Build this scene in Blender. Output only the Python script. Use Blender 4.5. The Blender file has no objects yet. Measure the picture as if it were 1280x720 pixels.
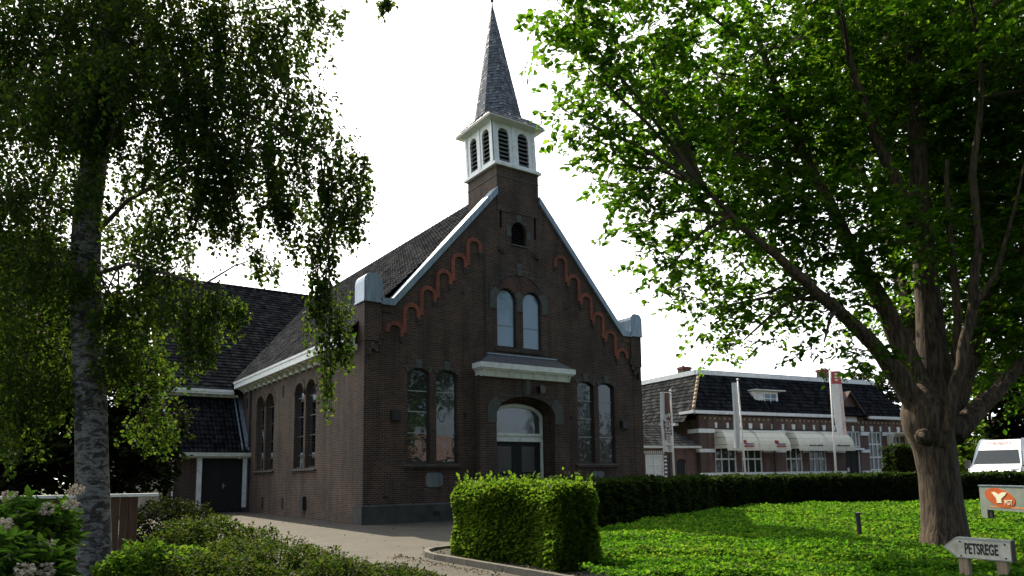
import bpy, math, random
import numpy as np
from mathutils import Vector, Matrix
from mathutils.geometry import tessellate_polygon
random.seed(7); rng = np.random.default_rng(7)
R = math.radians
scn = bpy.context.scene
col = scn.collection

# ---------------------------------------------------------------- camera, sky, sun, exposure
YAW, PITCH, ROLL, FPX, EYE = 0.6045, 0.1204, 0.0139, 908.0, Vector((-9.779, -23.003, 1.55))
cam = bpy.data.cameras.new('camera'); cam_o = bpy.data.objects.new('camera', cam); col.objects.link(cam_o)
cam.sensor_width = 36; cam.lens = FPX/1280*36; cam.shift_y = 125.16/1280; cam.clip_start = .05; cam.clip_end = 3000
fwd = Vector((math.sin(YAW)*math.cos(PITCH), math.cos(YAW)*math.cos(PITCH), math.sin(PITCH)))
rgt = Vector((math.cos(YAW), -math.sin(YAW), 0)); upv = rgt.cross(fwd)
r2 = rgt*math.cos(ROLL) - upv*math.sin(ROLL); u2 = rgt*math.sin(ROLL) + upv*math.cos(ROLL)
mt = Matrix((r2, u2, -fwd)).transposed().to_4x4(); mt.translation = EYE
cam_o.matrix_world = mt; scn.camera = cam_o

SUN_EL, SUN_AZ = R(49), R(8)          # azimuth from +Y towards +X
SUNV = Vector((math.sin(SUN_AZ)*math.cos(SUN_EL), math.cos(SUN_AZ)*math.cos(SUN_EL), math.sin(SUN_EL)))
world = bpy.data.worlds.new('World'); scn.world = world; world.use_nodes = True
nt = world.node_tree; nt.nodes.clear()
def N(t, **k):
    n = nt.nodes.new(t)
    for a, b in k.items():
        if a in n.inputs: n.inputs[a].default_value = b
        else: setattr(n, a, b)
    return n
sky = N('ShaderNodeTexSky', sky_type='NISHITA', sun_disc=False, sun_elevation=SUN_EL, sun_rotation=SUN_AZ,
        air_density=1.0, dust_density=3.0, ozone_density=1.0)
tc = N('ShaderNodeTexCoord')
dot = N('ShaderNodeVectorMath', operation='DOT_PRODUCT'); dot.inputs[1].default_value = Vector((SUNV.x, SUNV.y, .25)).normalized()
nt.links.new(tc.outputs['Generated'], dot.inputs[0])
mp = N('ShaderNodeMapRange', interpolation_type='SMOOTHSTEP'); mp.inputs[1].default_value = -.25; mp.inputs[2].default_value = .95
nt.links.new(dot.outputs['Value'], mp.inputs[0])
noi = N('ShaderNodeTexNoise'); noi.inputs['Scale'].default_value = 2.2; noi.inputs['Detail'].default_value = 6
nt.links.new(tc.outputs['Generated'], noi.inputs['Vector'])
nm = N('ShaderNodeMapRange'); nm.inputs[1].default_value = .35; nm.inputs[2].default_value = .65; nm.inputs[3].default_value = .75; nm.inputs[4].default_value = 1.15
nt.links.new(noi.outputs['Fac'], nm.inputs[0])
ram = N('ShaderNodeMapRange'); ram.inputs[3].default_value = 4.5; ram.inputs[4].default_value = 20.0   # brightness of the thin white cloud
nt.links.new(mp.outputs[0], ram.inputs[0])
mul = N('ShaderNodeMath', operation='MULTIPLY'); nt.links.new(ram.outputs[0], mul.inputs[0]); nt.links.new(nm.outputs[0], mul.inputs[1])
cc = N('ShaderNodeVectorMath', operation='SCALE'); ccm = N('ShaderNodeMixRGB'); ccm.inputs[1].default_value = (.8, .92, 1.08, 1); ccm.inputs[2].default_value = (1.0, .985, .95, 1); nt.links.new(mp.outputs[0], ccm.inputs[0]); nt.links.new(ccm.outputs[0], cc.inputs[0]); nt.links.new(mul.outputs[0], cc.inputs['Scale'])
cf = N('ShaderNodeMapRange'); cf.inputs[3].default_value = .5; cf.inputs[4].default_value = .92; nt.links.new(mp.outputs[0], cf.inputs[0])
mx = N('ShaderNodeMixRGB'); nt.links.new(cf.outputs[0], mx.inputs[0]); nt.links.new(sky.outputs[0], mx.inputs[1]); nt.links.new(cc.outputs[0], mx.inputs[2])
bg = N('ShaderNodeBackground'); bg.inputs[1].default_value = .1; nt.links.new(mx.outputs[0], bg.inputs[0])
wo = N('ShaderNodeOutputWorld'); nt.links.new(bg.outputs[0], wo.inputs[0])
sl = bpy.data.lights.new('sun', 'SUN'); sl.energy = 4.8; sl.angle = R(.5); sl.color = (1, .87, .66)
so = bpy.data.objects.new('sun', sl); col.objects.link(so); so.rotation_euler = (-SUNV).to_track_quat('-Z', 'Y').to_euler(); so.location = (0, 40, 60)
vs = scn.view_settings; vs.view_transform = 'Standard'; vs.look = 'None'; vs.exposure = 0.75; vs.gamma = 1; vs.use_curve_mapping = False
scn.cycles.max_bounces = 6; scn.cycles.transparent_max_bounces = 8; scn.cycles.diffuse_bounces = 3

# ---------------------------------------------------------------- helpers
def at(u, v, F):
    """world point at forward distance F along a direction measured in the photograph"""
    a, b = u-640, -(v-485.16); c, s = math.cos(ROLL), math.sin(ROLL)
    d = rgt*((c*a+s*b)/FPX) + upv*((-s*a+c*b)/FPX) + fwd
    f = Vector((math.sin(YAW), math.cos(YAW), 0))
    return EYE + d*(F/d.dot(f))

class MB:
    def __init__(s): s.v = []; s.f = []; s.r = []; s.c = []
    def cut(s): s.c.append(len(s.f)); return s
    def add(s, vs, fs, rnd=0.5):
        o = len(s.v); s.v += [tuple(p) for p in vs]; s.f += [tuple(i+o for i in f) for f in fs]; s.r += [rnd]*len(fs); return s
    def box(s, x0, x1, y0, y1, z0, z1, rnd=.5):
        return s.add([(x0,y0,z0),(x1,y0,z0),(x1,y1,z0),(x0,y1,z0),(x0,y0,z1),(x1,y0,z1),(x1,y1,z1),(x0,y1,z1)],
              [(0,3,2,1),(4,5,6,7),(0,1,5,4),(1,2,6,5),(2,3,7,6),(3,0,4,7)], rnd)
    def hexa(s, a, b, rnd=.5):   # two quads of four points each, joined
        return s.add(list(a)+list(b), [(0,3,2,1),(4,5,6,7),(0,1,5,4),(1,2,6,5),(2,3,7,6),(3,0,4,7)], rnd)
    def slab(s, outer, holes, f0, f1):
        loops = [outer]+list(holes); flat = [p for l in loops for p in l]
        tris = tessellate_polygon([[Vector((p[0], p[1], 0)) for p in l] for l in loops]); n = len(flat)
        fs = [tuple(t) for t in tris] + [tuple(i+n for i in reversed(t)) for t in tris]; o = 0
        for l in loops:
            m = len(l)
            for i in range(m): a, b = o+i, o+(i+1) % m; fs.append((a, b, b+n, a+n))
            o += m
        return s.add([f0(*p) for p in flat]+[f1(*p) for p in flat], fs)
    def tube(s, pts, rad, n=8, noise=0.0, cap=True):
        pts = [Vector(p) for p in pts]; m = len(pts)
        if not hasattr(rad, '__len__'): rad = [rad]*m
        t0 = (pts[1]-pts[0]).normalized(); ref = Vector((1,0,0)) if abs(t0.x) < .8 else Vector((0,1,0)); x = (ref-t0*ref.dot(t0)).normalized()
        vs = []; ph = random.random()*9
        for i, p in enumerate(pts):
            t = (pts[min(i+1,m-1)]-pts[max(i-1,0)]).normalized(); x = (x-t*x.dot(t)).normalized(); y = t.cross(x)
            for k in range(n):
                a = 2*math.pi*k/n; r = rad[i]
                if noise: r *= 1+noise*(math.sin(3*a+ph+i*.35)+.6*math.sin(7*a+2*ph-i*.5)+.5*random.uniform(-1,1))
                vs.append(p+x*math.cos(a)*r+y*math.sin(a)*r)
        fs = [(i*n+k, i*n+(k+1)%n, (i+1)*n+(k+1)%n, (i+1)*n+k) for i in range(m-1) for k in range(n)]
        if cap: fs += [tuple(range(n-1,-1,-1)), tuple((m-1)*n+k for k in range(n))]
        return s.add(vs, fs)
    def ball(s, c, r, n=10, sz=1):
        vs = []; fs = []
        for i in range(n+1):
            a = math.pi*i/n
            for k in range(2*n): b = math.pi*k/n; vs.append((c[0]+r*math.sin(a)*math.cos(b), c[1]+r*math.sin(a)*math.sin(b), c[2]+r*sz*math.cos(a)))
        for i in range(n):
            for k in range(2*n): fs.append((i*2*n+k, i*2*n+(k+1)%(2*n), (i+1)*2*n+(k+1)%(2*n), (i+1)*2*n+k))
        return s.add(vs, fs)
    def map(s, fn): s.v = [tuple(fn(Vector(p))) for p in s.v]; return s
    def each(s, name, mat, parent=None, smooth=False):
        """one object per piece: a piece runs from one cut() to the next"""
        c = sorted(set([0]+s.c+[len(s.f)])); out = []
        for a, e in zip(c, c[1:]):
            m = MB(); ix = {}
            for f in s.f[a:e]:
                for i in f:
                    if i not in ix: ix[i] = len(m.v); m.v.append(s.v[i])
                m.f.append(tuple(ix[i] for i in f))
            m.r = s.r[a:e]; out.append(m.build(name, mat, parent, smooth))
        return out
    def build(s, name, mat, parent=None, smooth=False, label=None):
        me = bpy.data.meshes.new(name); me.from_pydata(s.v, [], s.f); me.materials.append(mat)
        at_ = me.attributes.new('rnd', 'FLOAT', 'FACE'); at_.data.foreach_set('value', s.r)
        if smooth: me.shade_smooth()
        return link(name, me, parent, label)
def link(name, me, parent=None, label=None):
    o = bpy.data.objects.new(name, me); col.objects.link(o)
    if parent is not None: o.parent = parent
    if label: o['label'] = label
    return o
def tag(o, label, cat, group=None):
    o['label'] = label; o['category'] = cat
    if group: o['group'] = group
    return o
def thing(name, label, cat, loc=(0,0,0), rot=0, group=None):
    o = bpy.data.objects.new(name, None); col.objects.link(o); o.location = loc; o.rotation_euler = (0,0,rot); o.empty_display_size = .3
    return tag(o, label, cat, group)
def struct(o): o['kind'] = 'structure'; return o
def copy_tree(o, parent=None):
    c = o.copy(); col.objects.link(c)
    if parent is not None: c.parent = parent
    for ch in list(o.children): copy_tree(ch, c)
    return c
def text_into(body, size, M4, name, mat, parent, bold=0.0, extrude=.003, xs=1.0, align='CENTER'):
    cu = bpy.data.curves.new('t', 'FONT'); cu.body = body; cu.size = size; cu.extrude = extrude; cu.offset = bold; cu.align_x = align; cu.align_y = 'CENTER'
    to = bpy.data.objects.new('t', cu); col.objects.link(to)
    dg = bpy.context.evaluated_depsgraph_get(); me = bpy.data.meshes.new_from_object(to.evaluated_get(dg))
    bpy.data.objects.remove(to); bpy.data.curves.remove(cu)
    me.transform(M4 @ Matrix.Diagonal((xs,1,1,1))); me.materials.clear(); me.materials.append(mat)
    return link(name, me, parent)
def frame(o, x, y):
    x = Vector(x).normalized(); y = Vector(y).normalized(); z = x.cross(y); m = Matrix((x, y, z)).transposed().to_4x4(); m.translation = Vector(o); return m

# ---------------------------------------------------------------- materials
def mat_new(name):
    m = bpy.data.materials.new(name); m.use_nodes = True; t = m.node_tree; b = t.nodes['Principled BSDF']; return m, t, b
def nd(t, typ, **k):
    n = t.nodes.new(typ)
    for a, b in k.items():
        if a in n.inputs: n.inputs[a].default_value = b
        else: setattr(n, a, b)
    return n
def ramp(t, fac, stops):
    r = nd(t, 'ShaderNodeValToRGB'); e = r.color_ramp.elements
    while len(e) < len(stops): e.new(.5)
    for x, (p, c) in zip(e, stops): x.position = p; x.color = (*c, 1)
    t.links.new(fac, r.inputs[0]); return r.outputs[0]
def simple(name, c, rough=.6, metal=0, var=.25, scale=3.0, bump=0.0, bscale=60, stretch=(1,1,1), dirt=None):
    m, t, b = mat_new(name); co = nd(t, 'ShaderNodeTexCoord'); mp = nd(t, 'ShaderNodeMapping'); mp.inputs['Scale'].default_value = stretch
    t.links.new(co.outputs['Object'], mp.inputs[0])
    n = nd(t, 'ShaderNodeTexNoise', Scale=scale, Detail=8.0, Roughness=.65); t.links.new(mp.outputs[0], n.inputs['Vector'])
    lo = dirt or tuple(x*(1-var) for x in c); hi = tuple(min(1, x*(1+var)) for x in c)
    t.links.new(ramp(t, n.outputs['Fac'], [(.3, lo), (.5, c), (.72, hi)]), b.inputs['Base Color'])
    b.inputs['Roughness'].default_value = rough; b.inputs['Metallic'].default_value = metal
    if bump:
        n2 = nd(t, 'ShaderNodeTexNoise', Scale=bscale, Detail=5.0); t.links.new(mp.outputs[0], n2.inputs['Vector'])
        bp = nd(t, 'ShaderNodeBump', Strength=bump, Distance=.02); t.links.new(n2.outputs['Fac'], bp.inputs['Height']); t.links.new(bp.outputs[0], b.inputs['Normal'])
    return m
def brick(name, c1, c2, mortar, bw=.21, rh=.0655, ms=.011, flat=False, stain=.35):
    m, t, b = mat_new(name); co = nd(t, 'ShaderNodeTexCoord'); sp = nd(t, 'ShaderNodeSeparateXYZ'); t.links.new(co.outputs['Object'], sp.inputs[0])
    cb = nd(t, 'ShaderNodeCombineXYZ')
    if flat: t.links.new(sp.outputs[0], cb.inputs[0]); t.links.new(sp.outputs[1], cb.inputs[1])
    else:
        ad = nd(t, 'ShaderNodeMath', operation='ADD'); t.links.new(sp.outputs[0], ad.inputs[0]); t.links.new(sp.outputs[1], ad.inputs[1])
        t.links.new(ad.outputs[0], cb.inputs[0]); t.links.new(sp.outputs[2], cb.inputs[1])
    wob = nd(t, 'ShaderNodeTexNoise', Scale=1.7, Detail=3.0); t.links.new(co.outputs['Object'], wob.inputs['Vector'])
    va = nd(t, 'ShaderNodeVectorMath', operation='MULTIPLY_ADD'); va.inputs[1].default_value = (.02,.02,0); t.links.new(wob.outputs['Color'], va.inputs[0]); t.links.new(cb.outputs[0], va.inputs[2])
    br = nd(t, 'ShaderNodeTexBrick', Scale=1.0); br.inputs['Color1'].default_value = (*c1,1); br.inputs['Color2'].default_value = (*c2,1); br.inputs['Mortar'].default_value = (*mortar,1)
    br.inputs['Mortar Size'].default_value = ms; br.inputs['Mortar Smooth'].default_value = .3; br.inputs['Bias'].default_value = -.1
    br.inputs['Brick Width'].default_value = bw; br.inputs['Row Height'].default_value = rh; t.links.new(va.outputs[0], br.inputs['Vector'])
    n = nd(t, 'ShaderNodeTexNoise', Scale=.7, Detail=9.0, Roughness=.7); t.links.new(co.outputs['Object'], n.inputs['Vector'])
    st = ramp(t, n.outputs['Fac'], [(.3, (1-stain,)*3), (.55, (1,1,1)), (.75, (1+stain*.8, 1+stain*.7, 1+stain*.6))])
    mxn = nd(t, 'ShaderNodeMixRGB', blend_type='MULTIPLY'); mxn.inputs[0].default_value = 1; t.links.new(br.outputs['Color'], mxn.inputs[1]); t.links.new(st, mxn.inputs[2])
    if not flat:
        m3 = nd(t, 'ShaderNodeMapping'); m3.inputs['Scale'].default_value = (1.6,1.6,.13); t.links.new(co.outputs['Object'], m3.inputs[0])
        n3 = nd(t, 'ShaderNodeTexNoise', Scale=1.5, Detail=7.0, Roughness=.65); t.links.new(m3.outputs[0], n3.inputs['Vector'])
        sk = ramp(t, n3.outputs['Fac'], [(.36,(.6,.6,.62)),(.52,(1,1,1)),(.72,(1.2,1.16,1.1))]); mx3 = nd(t, 'ShaderNodeMixRGB', blend_type='MULTIPLY'); mx3.inputs[0].default_value = 1
        t.links.new(mxn.outputs[0], mx3.inputs[1]); t.links.new(sk, mx3.inputs[2]); mxn = mx3
    t.links.new(mxn.outputs[0], b.inputs['Base Color']); b.inputs['Roughness'].default_value = .85
    iv = nd(t, 'ShaderNodeMath', operation='SUBTRACT'); iv.inputs[0].default_value = 1; t.links.new(br.outputs['Fac'], iv.inputs[1])
    bp = nd(t, 'ShaderNodeBump', Strength=.6, Distance=.012); t.links.new(iv.outputs[0], bp.inputs['Height']); t.links.new(bp.outputs[0], b.inputs['Normal'])
    return m
def rnd_mat(name, cols, rough=.55, noise=.35, nscale=9, spec=.5, translucent=0.0, tcols=None, bump=0):
    """colour from the per-face random attribute (tile to tile, leaf to leaf)"""
    m, t, b = mat_new(name); a = nd(t, 'ShaderNodeAttribute', attribute_name='rnd')
    k = len(cols)-1
    c = ramp(t, a.outputs['Fac'], [(i/k, x) for i, x in enumerate(cols)])
    if noise:
        co = nd(t, 'ShaderNodeTexCoord'); n = nd(t, 'ShaderNodeTexNoise', Scale=float(nscale), Detail=6.0); t.links.new(co.outputs['Object'], n.inputs['Vector'])
        sc = ramp(t, n.outputs['Fac'], [(.3, (1-noise,)*3), (.7, (1+noise,)*3)])
        mxn = nd(t, 'ShaderNodeMixRGB', blend_type='MULTIPLY'); mxn.inputs[0].default_value = 1; t.links.new(c, mxn.inputs[1]); t.links.new(sc, mxn.inputs[2]); c = mxn.outputs[0]
    t.links.new(c, b.inputs['Base Color']); b.inputs['Roughness'].default_value = rough; b.inputs['Specular IOR Level'].default_value = spec
    if translucent:
        tr = nd(t, 'ShaderNodeBsdfTranslucent'); k = len(tcols)-1
        t.links.new(ramp(t, a.outputs['Fac'], [(i/k, x) for i, x in enumerate(tcols)]), tr.inputs[0])
        ms = nd(t, 'ShaderNodeMixShader'); ms.inputs[0].default_value = translucent
        t.links.new(b.outputs[0], ms.inputs[1]); t.links.new(tr.outputs[0], ms.inputs[2]); t.links.new(ms.outputs[0], t.nodes['Material Output'].inputs[0])
    return m
def glass(name, tint, refl, rough=.02, bumps=.02):
    m, t, b = mat_new(name); b.inputs['Base Color'].default_value = (*tint,1); b.inputs['Roughness'].default_value = .3
    g = nd(t, 'ShaderNodeBsdfGlossy', Roughness=rough); g.inputs[0].default_value = (.9,.95,1,1)
    co = nd(t, 'ShaderNodeTexCoord'); n = nd(t, 'ShaderNodeTexNoise', Scale=1.6, Detail=1.0); t.links.new(co.outputs['Object'], n.inputs['Vector'])
    bp = nd(t, 'ShaderNodeBump', Strength=.5, Distance=bumps); t.links.new(n.outputs['Fac'], bp.inputs['Height']); t.links.new(bp.outputs[0], g.inputs['Normal'])
    lw = nd(t, 'ShaderNodeLayerWeight', Blend=.16); ad = nd(t, 'ShaderNodeMath', operation='ADD', use_clamp=True); ad.inputs[1].default_value = refl
    t.links.new(lw.outputs['Fresnel'], ad.inputs[0])
    ms = nd(t, 'ShaderNodeMixShader'); t.links.new(ad.outputs[0], ms.inputs[0]); t.links.new(b.outputs[0], ms.inputs[1]); t.links.new(g.outputs[0], ms.inputs[2])
    t.links.new(ms.outputs[0], t.nodes['Material Output'].inputs[0]); return m

M = {}
M['brick'] = brick('church_brick', (.018,.0085,.0058), (.08,.032,.0185), (.15,.112,.085), stain=.5)
M['brick_side'] = brick('church_side_brick', (.034,.0165,.01), (.1,.046,.025), (.165,.13,.095), stain=.5)
M['brick_red'] = brick('red_brick', (.05,.024,.017), (.09,.044,.031), (.17,.14,.12))
M['brick_pink'] = brick('restaurant_brick', (.1,.047,.036), (.165,.078,.06), (.21,.17,.15))
M['brick_cream'] = brick('cream_brick', (.5,.4,.27), (.6,.5,.35), (.5,.45,.38))
M['paver'] = brick('brick_paving', (.041,.0355,.0245), (.059,.05,.035), (.023,.02,.0145), bw=.21, rh=.105, ms=.012, flat=True, stain=.5)
M['terracotta'] = brick('red_arch_brick', (.22,.042,.022), (.34,.076,.04), (.2,.1,.07), bw=.11, rh=.066, ms=.01)
M['arch_brick'] = brick('dark_arch_brick', (.02,.013,.011), (.05,.03,.024), (.16,.13,.11), bw=.066, rh=.22, ms=.01)
M['stone'] = simple('grey_green_stone', (.075,.08,.074), .8, var=.25, scale=5, bump=.3)
M['plaque'] = simple('grey_plaque_stone', (.17,.19,.19), .7, var=.2, scale=8)
M['plaque'] = brick('lettered_plaque_stone', (.035,.04,.04), (.17,.19,.19), (.19,.21,.21), bw=.055, rh=.075, ms=.022, stain=.15)
M['engrave'] = simple('engraved_letters', (.05,.055,.055), .8)
M['plinth'] = simple('cement_plinth', (.055,.055,.05), .9, var=.45, scale=2.2, bump=.5)
M['zinc'] = simple('zinc_sheet', (.25,.31,.375), .45, .4, var=.35, scale=2.5, stretch=(5,5,.6))
M['lead'] = simple('lead_sheet', (.05,.055,.065), .55, .2, var=.3)
M['white'] = simple('white_paint', (.82,.83,.82), .45, var=.08, scale=4, dirt=(.6,.6,.57))
M['offwhite'] = simple('weathered_white_paint', (.62,.63,.56), .6, var=.18, scale=5)
M['dark'] = simple('dark_opening', (.012,.012,.013), .8)
M['door'] = simple('black_door_paint', (.008,.008,.009), .7, var=.2)
M['iron'] = simple('black_iron', (.02,.02,.022), .5)
M['louvre'] = simple('louvre_boards', (.16,.16,.165), .7, var=.3)
M['slate'] = rnd_mat('slate_shingles', [(.024,.03,.043),(.06,.072,.096),(.135,.155,.185)], .5, .3, 14)
M['tile'] = rnd_mat('grey_roof_tiles', [(.03,.031,.032),(.052,.053,.053),(.085,.085,.082)], 1.0, .4, 2.2, spec=.0)
M['tile_dark'] = rnd_mat('black_glazed_tiles', [(.0085,.009,.0105),(.014,.015,.0175),(.024,.0255,.028)], 1.0, .3, 3, spec=.0)
M['glass'] = glass('window_glass', (.004,.006,.005), .1)
M['glass_door'] = simple('dark_door_glass', (.012,.013,.014), .12, var=.2)
M['glass_van'] = simple('dark_windscreen', (.012,.018,.02), .2, var=.2)
M['glass_sky_tint'] = glass('sky_tinted_glass', (.17,.265,.37), .06, .03)  # pale blue base colour stands in for reflected sky
M['glass_fan'] = glass('fanlight_glass', (.05,.065,.07), .13, .05)
M['curtain'] = simple('white_curtain', (.72,.72,.68), .8, var=.12)
M['frame_dark'] = simple('dark_window_frame', (.03,.03,.035), .5)
M['muntin'] = simple('grey_glazing_bar', (.3,.32,.32), .5)
M['wood'] = simple('brown_fence_boards', (.085,.04,.017), .7, var=.4, scale=4, stretch=(6,6,.5))
M['post_wood'] = simple('weathered_post_wood', (.3,.22,.14), .8, var=.4, scale=6, stretch=(5,5,.6), bump=.4)
M['bark'] = None
M['asphalt'] = simple('asphalt', (.05,.05,.052), .9, var=.3, scale=30)
M['soil'] = simple('dark_soil', (.03,.026,.018), .95, var=.4, scale=4, bump=.6)
M['grassland'] = simple('rough_grass_ground', (.045,.075,.02), .95, var=.4, scale=1.5)
M['kerb'] = simple('concrete_kerb', (.1,.094,.075), .9, var=.45, scale=8, bump=.3)
M['awning'] = simple('cream_awning_canvas', (.68,.65,.53), .8, var=.1)
M['red'] = simple('red_print', (.35,.02,.03), .6); M['navy'] = simple('navy_print', (.06,.06,.2), .6)
M['brown'] = simple('brown_print', (.19,.1,.075), .7); M['flag_white'] = simple('white_flag_cloth', (.75,.73,.7), .8, var=.08)
M['flag_red'] = simple('red_flag_cloth', (.45,.09,.08), .8); M['flag_pink'] = simple('faded_pink_cloth', (.74,.58,.54), .8)
M['pole'] = simple('white_flagpole', (.72,.7,.68), .4, var=.08)
M['van'] = simple('white_van_paint', (.82,.82,.82), .25, var=.03); M['rubber'] = simple('black_rubber', (.02,.02,.02), .8)
M['plastic'] = simple('grey_plastic', (.06,.06,.065), .6); M['lamp'] = simple('clear_lamp_lens', (.5,.52,.55), .15)
M['board'] = simple('grey_sign_board', (.19,.22,.2), .55, var=.2); M['orange'] = simple('orange_sign_print', (.45,.085,.014), .5, var=.15)
M['pale'] = simple('pale_sign_print', (.7,.7,.55), .5, var=.05); M['orange_txt'] = simple('orange_letters', (.75,.3,.1), .5)
M['sign'] = simple('cream_sign_face', (.55,.51,.42), .7, var=.3, scale=7, dirt=(.3,.28,.2)); M['sign_edge'] = simple('grey_sign_edge', (.3,.31,.28), .7, var=.2)
M['black'] = simple('black_letters', (.012,.01,.012), .5); M['maroon'] = simple('dark_sign_end', (.05,.03,.03), .7)
M['flower'] = rnd_mat('cream_flowers', [(.5,.48,.38),(.45,.37,.28),(.38,.28,.22)], .8, 0, translucent=.3, tcols=[(.6,.58,.45),(.5,.4,.3)])
def bark(name, stops, sc, stretch, bump, bands=False):
    m, t, b = mat_new(name); co = nd(t, 'ShaderNodeTexCoord'); mp = nd(t, 'ShaderNodeMapping'); mp.inputs['Scale'].default_value = stretch; t.links.new(co.outputs['Object'], mp.inputs[0])
    n = nd(t, 'ShaderNodeTexNoise', Scale=sc, Detail=9.0, Roughness=.62); t.links.new(mp.outputs[0], n.inputs['Vector'])
    t.links.new(ramp(t, n.outputs['Fac'], stops), b.inputs['Base Color']); b.inputs['Roughness'].default_value = .9
    bp = nd(t, 'ShaderNodeBump', Strength=bump, Distance=.05); t.links.new(n.outputs['Fac'], bp.inputs['Height']); t.links.new(bp.outputs[0], b.inputs['Normal']); return m
M['bark'] = bark('ridged_tan_bark', [(.36,(.007,.004,.0025)),(.47,(.04,.025,.014)),(.7,(.12,.082,.047))], 8.0, (2.3,2.3,.36), 1.0)
M['birch'] = None
def birch_bark():
    m, t, b = mat_new('flaking_birch_bark'); co = nd(t, 'ShaderNodeTexCoord'); mp = nd(t, 'ShaderNodeMapping'); mp.inputs['Scale'].default_value = (1,1,2.1); t.links.new(co.outputs['Object'], mp.inputs[0])
    mp2 = nd(t, 'ShaderNodeMapping'); mp2.inputs['Scale'].default_value = (1,1,3.2); t.links.new(co.outputs['Object'], mp2.inputs[0])
    a = nd(t, 'ShaderNodeTexNoise', Scale=5.2, Detail=10.0, Roughness=.7, Distortion=.6); t.links.new(mp.outputs[0], a.inputs['Vector'])
    c = nd(t, 'ShaderNodeTexNoise', Scale=11.0, Detail=8.0, Roughness=.7); t.links.new(mp2.outputs[0], c.inputs['Vector'])
    base = ramp(t, c.outputs['Fac'], [(.36,(.035,.033,.03)),(.46,(.12,.117,.11)),(.7,(.21,.205,.195))]); dark = ramp(t, c.outputs['Fac'], [(.4,(.007,.0065,.006)),(.65,(.05,.045,.04))])
    mask = ramp(t, a.outputs['Fac'], [(.47,(1,1,1)),(.52,(0,0,0))]); mx_ = nd(t, 'ShaderNodeMixRGB'); t.links.new(mask, mx_.inputs[0]); t.links.new(base, mx_.inputs[1]); t.links.new(dark, mx_.inputs[2])
    t.links.new(mx_.outputs[0], b.inputs['Base Color']); b.inputs['Roughness'].default_value = .9
    bp = nd(t, 'ShaderNodeBump', Strength=.9, Distance=.04); t.links.new(a.outputs['Fac'], bp.inputs['Height']); t.links.new(bp.outputs[0], b.inputs['Normal']); return m
M['birch'] = birch_bark()
M['twig'] = simple('twig_bark', (.06,.045,.03), .9)
def leafm(name, cols, tcols, tr=.45, rough=.45): return rnd_mat(name, cols, rough+.1, 0, spec=.05, translucent=tr, tcols=tcols)
M['leaf_big'] = leafm('elm_leaves', [(.005,.014,.002),(.009,.023,.003),(.017,.033,.005)], [(.05,.15,.005),(.13,.34,.012),(.38,.58,.035)], .43)
M['leaf_birch'] = leafm('birch_leaves', [(.007,.014,.004),(.012,.022,.005),(.02,.032,.007)], [(.05,.12,.012),(.11,.22,.018),(.28,.37,.03)], .32)
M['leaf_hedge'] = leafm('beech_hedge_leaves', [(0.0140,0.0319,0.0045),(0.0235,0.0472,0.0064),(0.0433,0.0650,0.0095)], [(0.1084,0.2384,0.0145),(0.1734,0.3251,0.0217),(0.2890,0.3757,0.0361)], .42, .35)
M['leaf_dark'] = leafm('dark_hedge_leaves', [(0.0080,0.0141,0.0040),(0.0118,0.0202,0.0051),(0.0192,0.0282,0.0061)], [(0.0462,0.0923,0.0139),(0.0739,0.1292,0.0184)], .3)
M['leaf_cover'] = leafm('ground_cover_leaves', [(.013,.045,.004),(.026,.075,.006),(.07,.115,.012)], [(.08,.26,.01),(.14,.36,.015),(.3,.45,.035)], .42)
M['leaf_shrub'] = leafm('shrub_leaves', [(.01,.022,.004),(.018,.033,.006),(.034,.045,.009),(.06,.036,.014)], [(.04,.09,.008),(.08,.15,.013),(.18,.19,.025)], .33)
M['leaf_bright'] = leafm('bright_shrub_leaves', [(0.0160,0.0397,0.0051),(0.0237,0.0557,0.0070),(0.0474,0.0755,0.0122)], [(0.1024,0.2560,0.0128),(0.1600,0.3200,0.0192),(0.2688,0.3328,0.0320)], .42)
M['leaf_hyd'] = leafm('hydrangea_leaves', [(0.0135,0.0302,0.0049),(0.0199,0.0437,0.0065),(0.0335,0.0605,0.0103)], [(0.1080,0.2592,0.0216),(0.1728,0.3312,0.0288)], .42)
M['leaf_far'] = leafm('background_leaves', [(0.0030,0.0056,0.0017),(0.0048,0.0078,0.0023),(0.0078,0.0116,0.0030)], [(0.0207,0.0346,0.0052),(0.0346,0.0518,0.0069)], .35)

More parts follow.
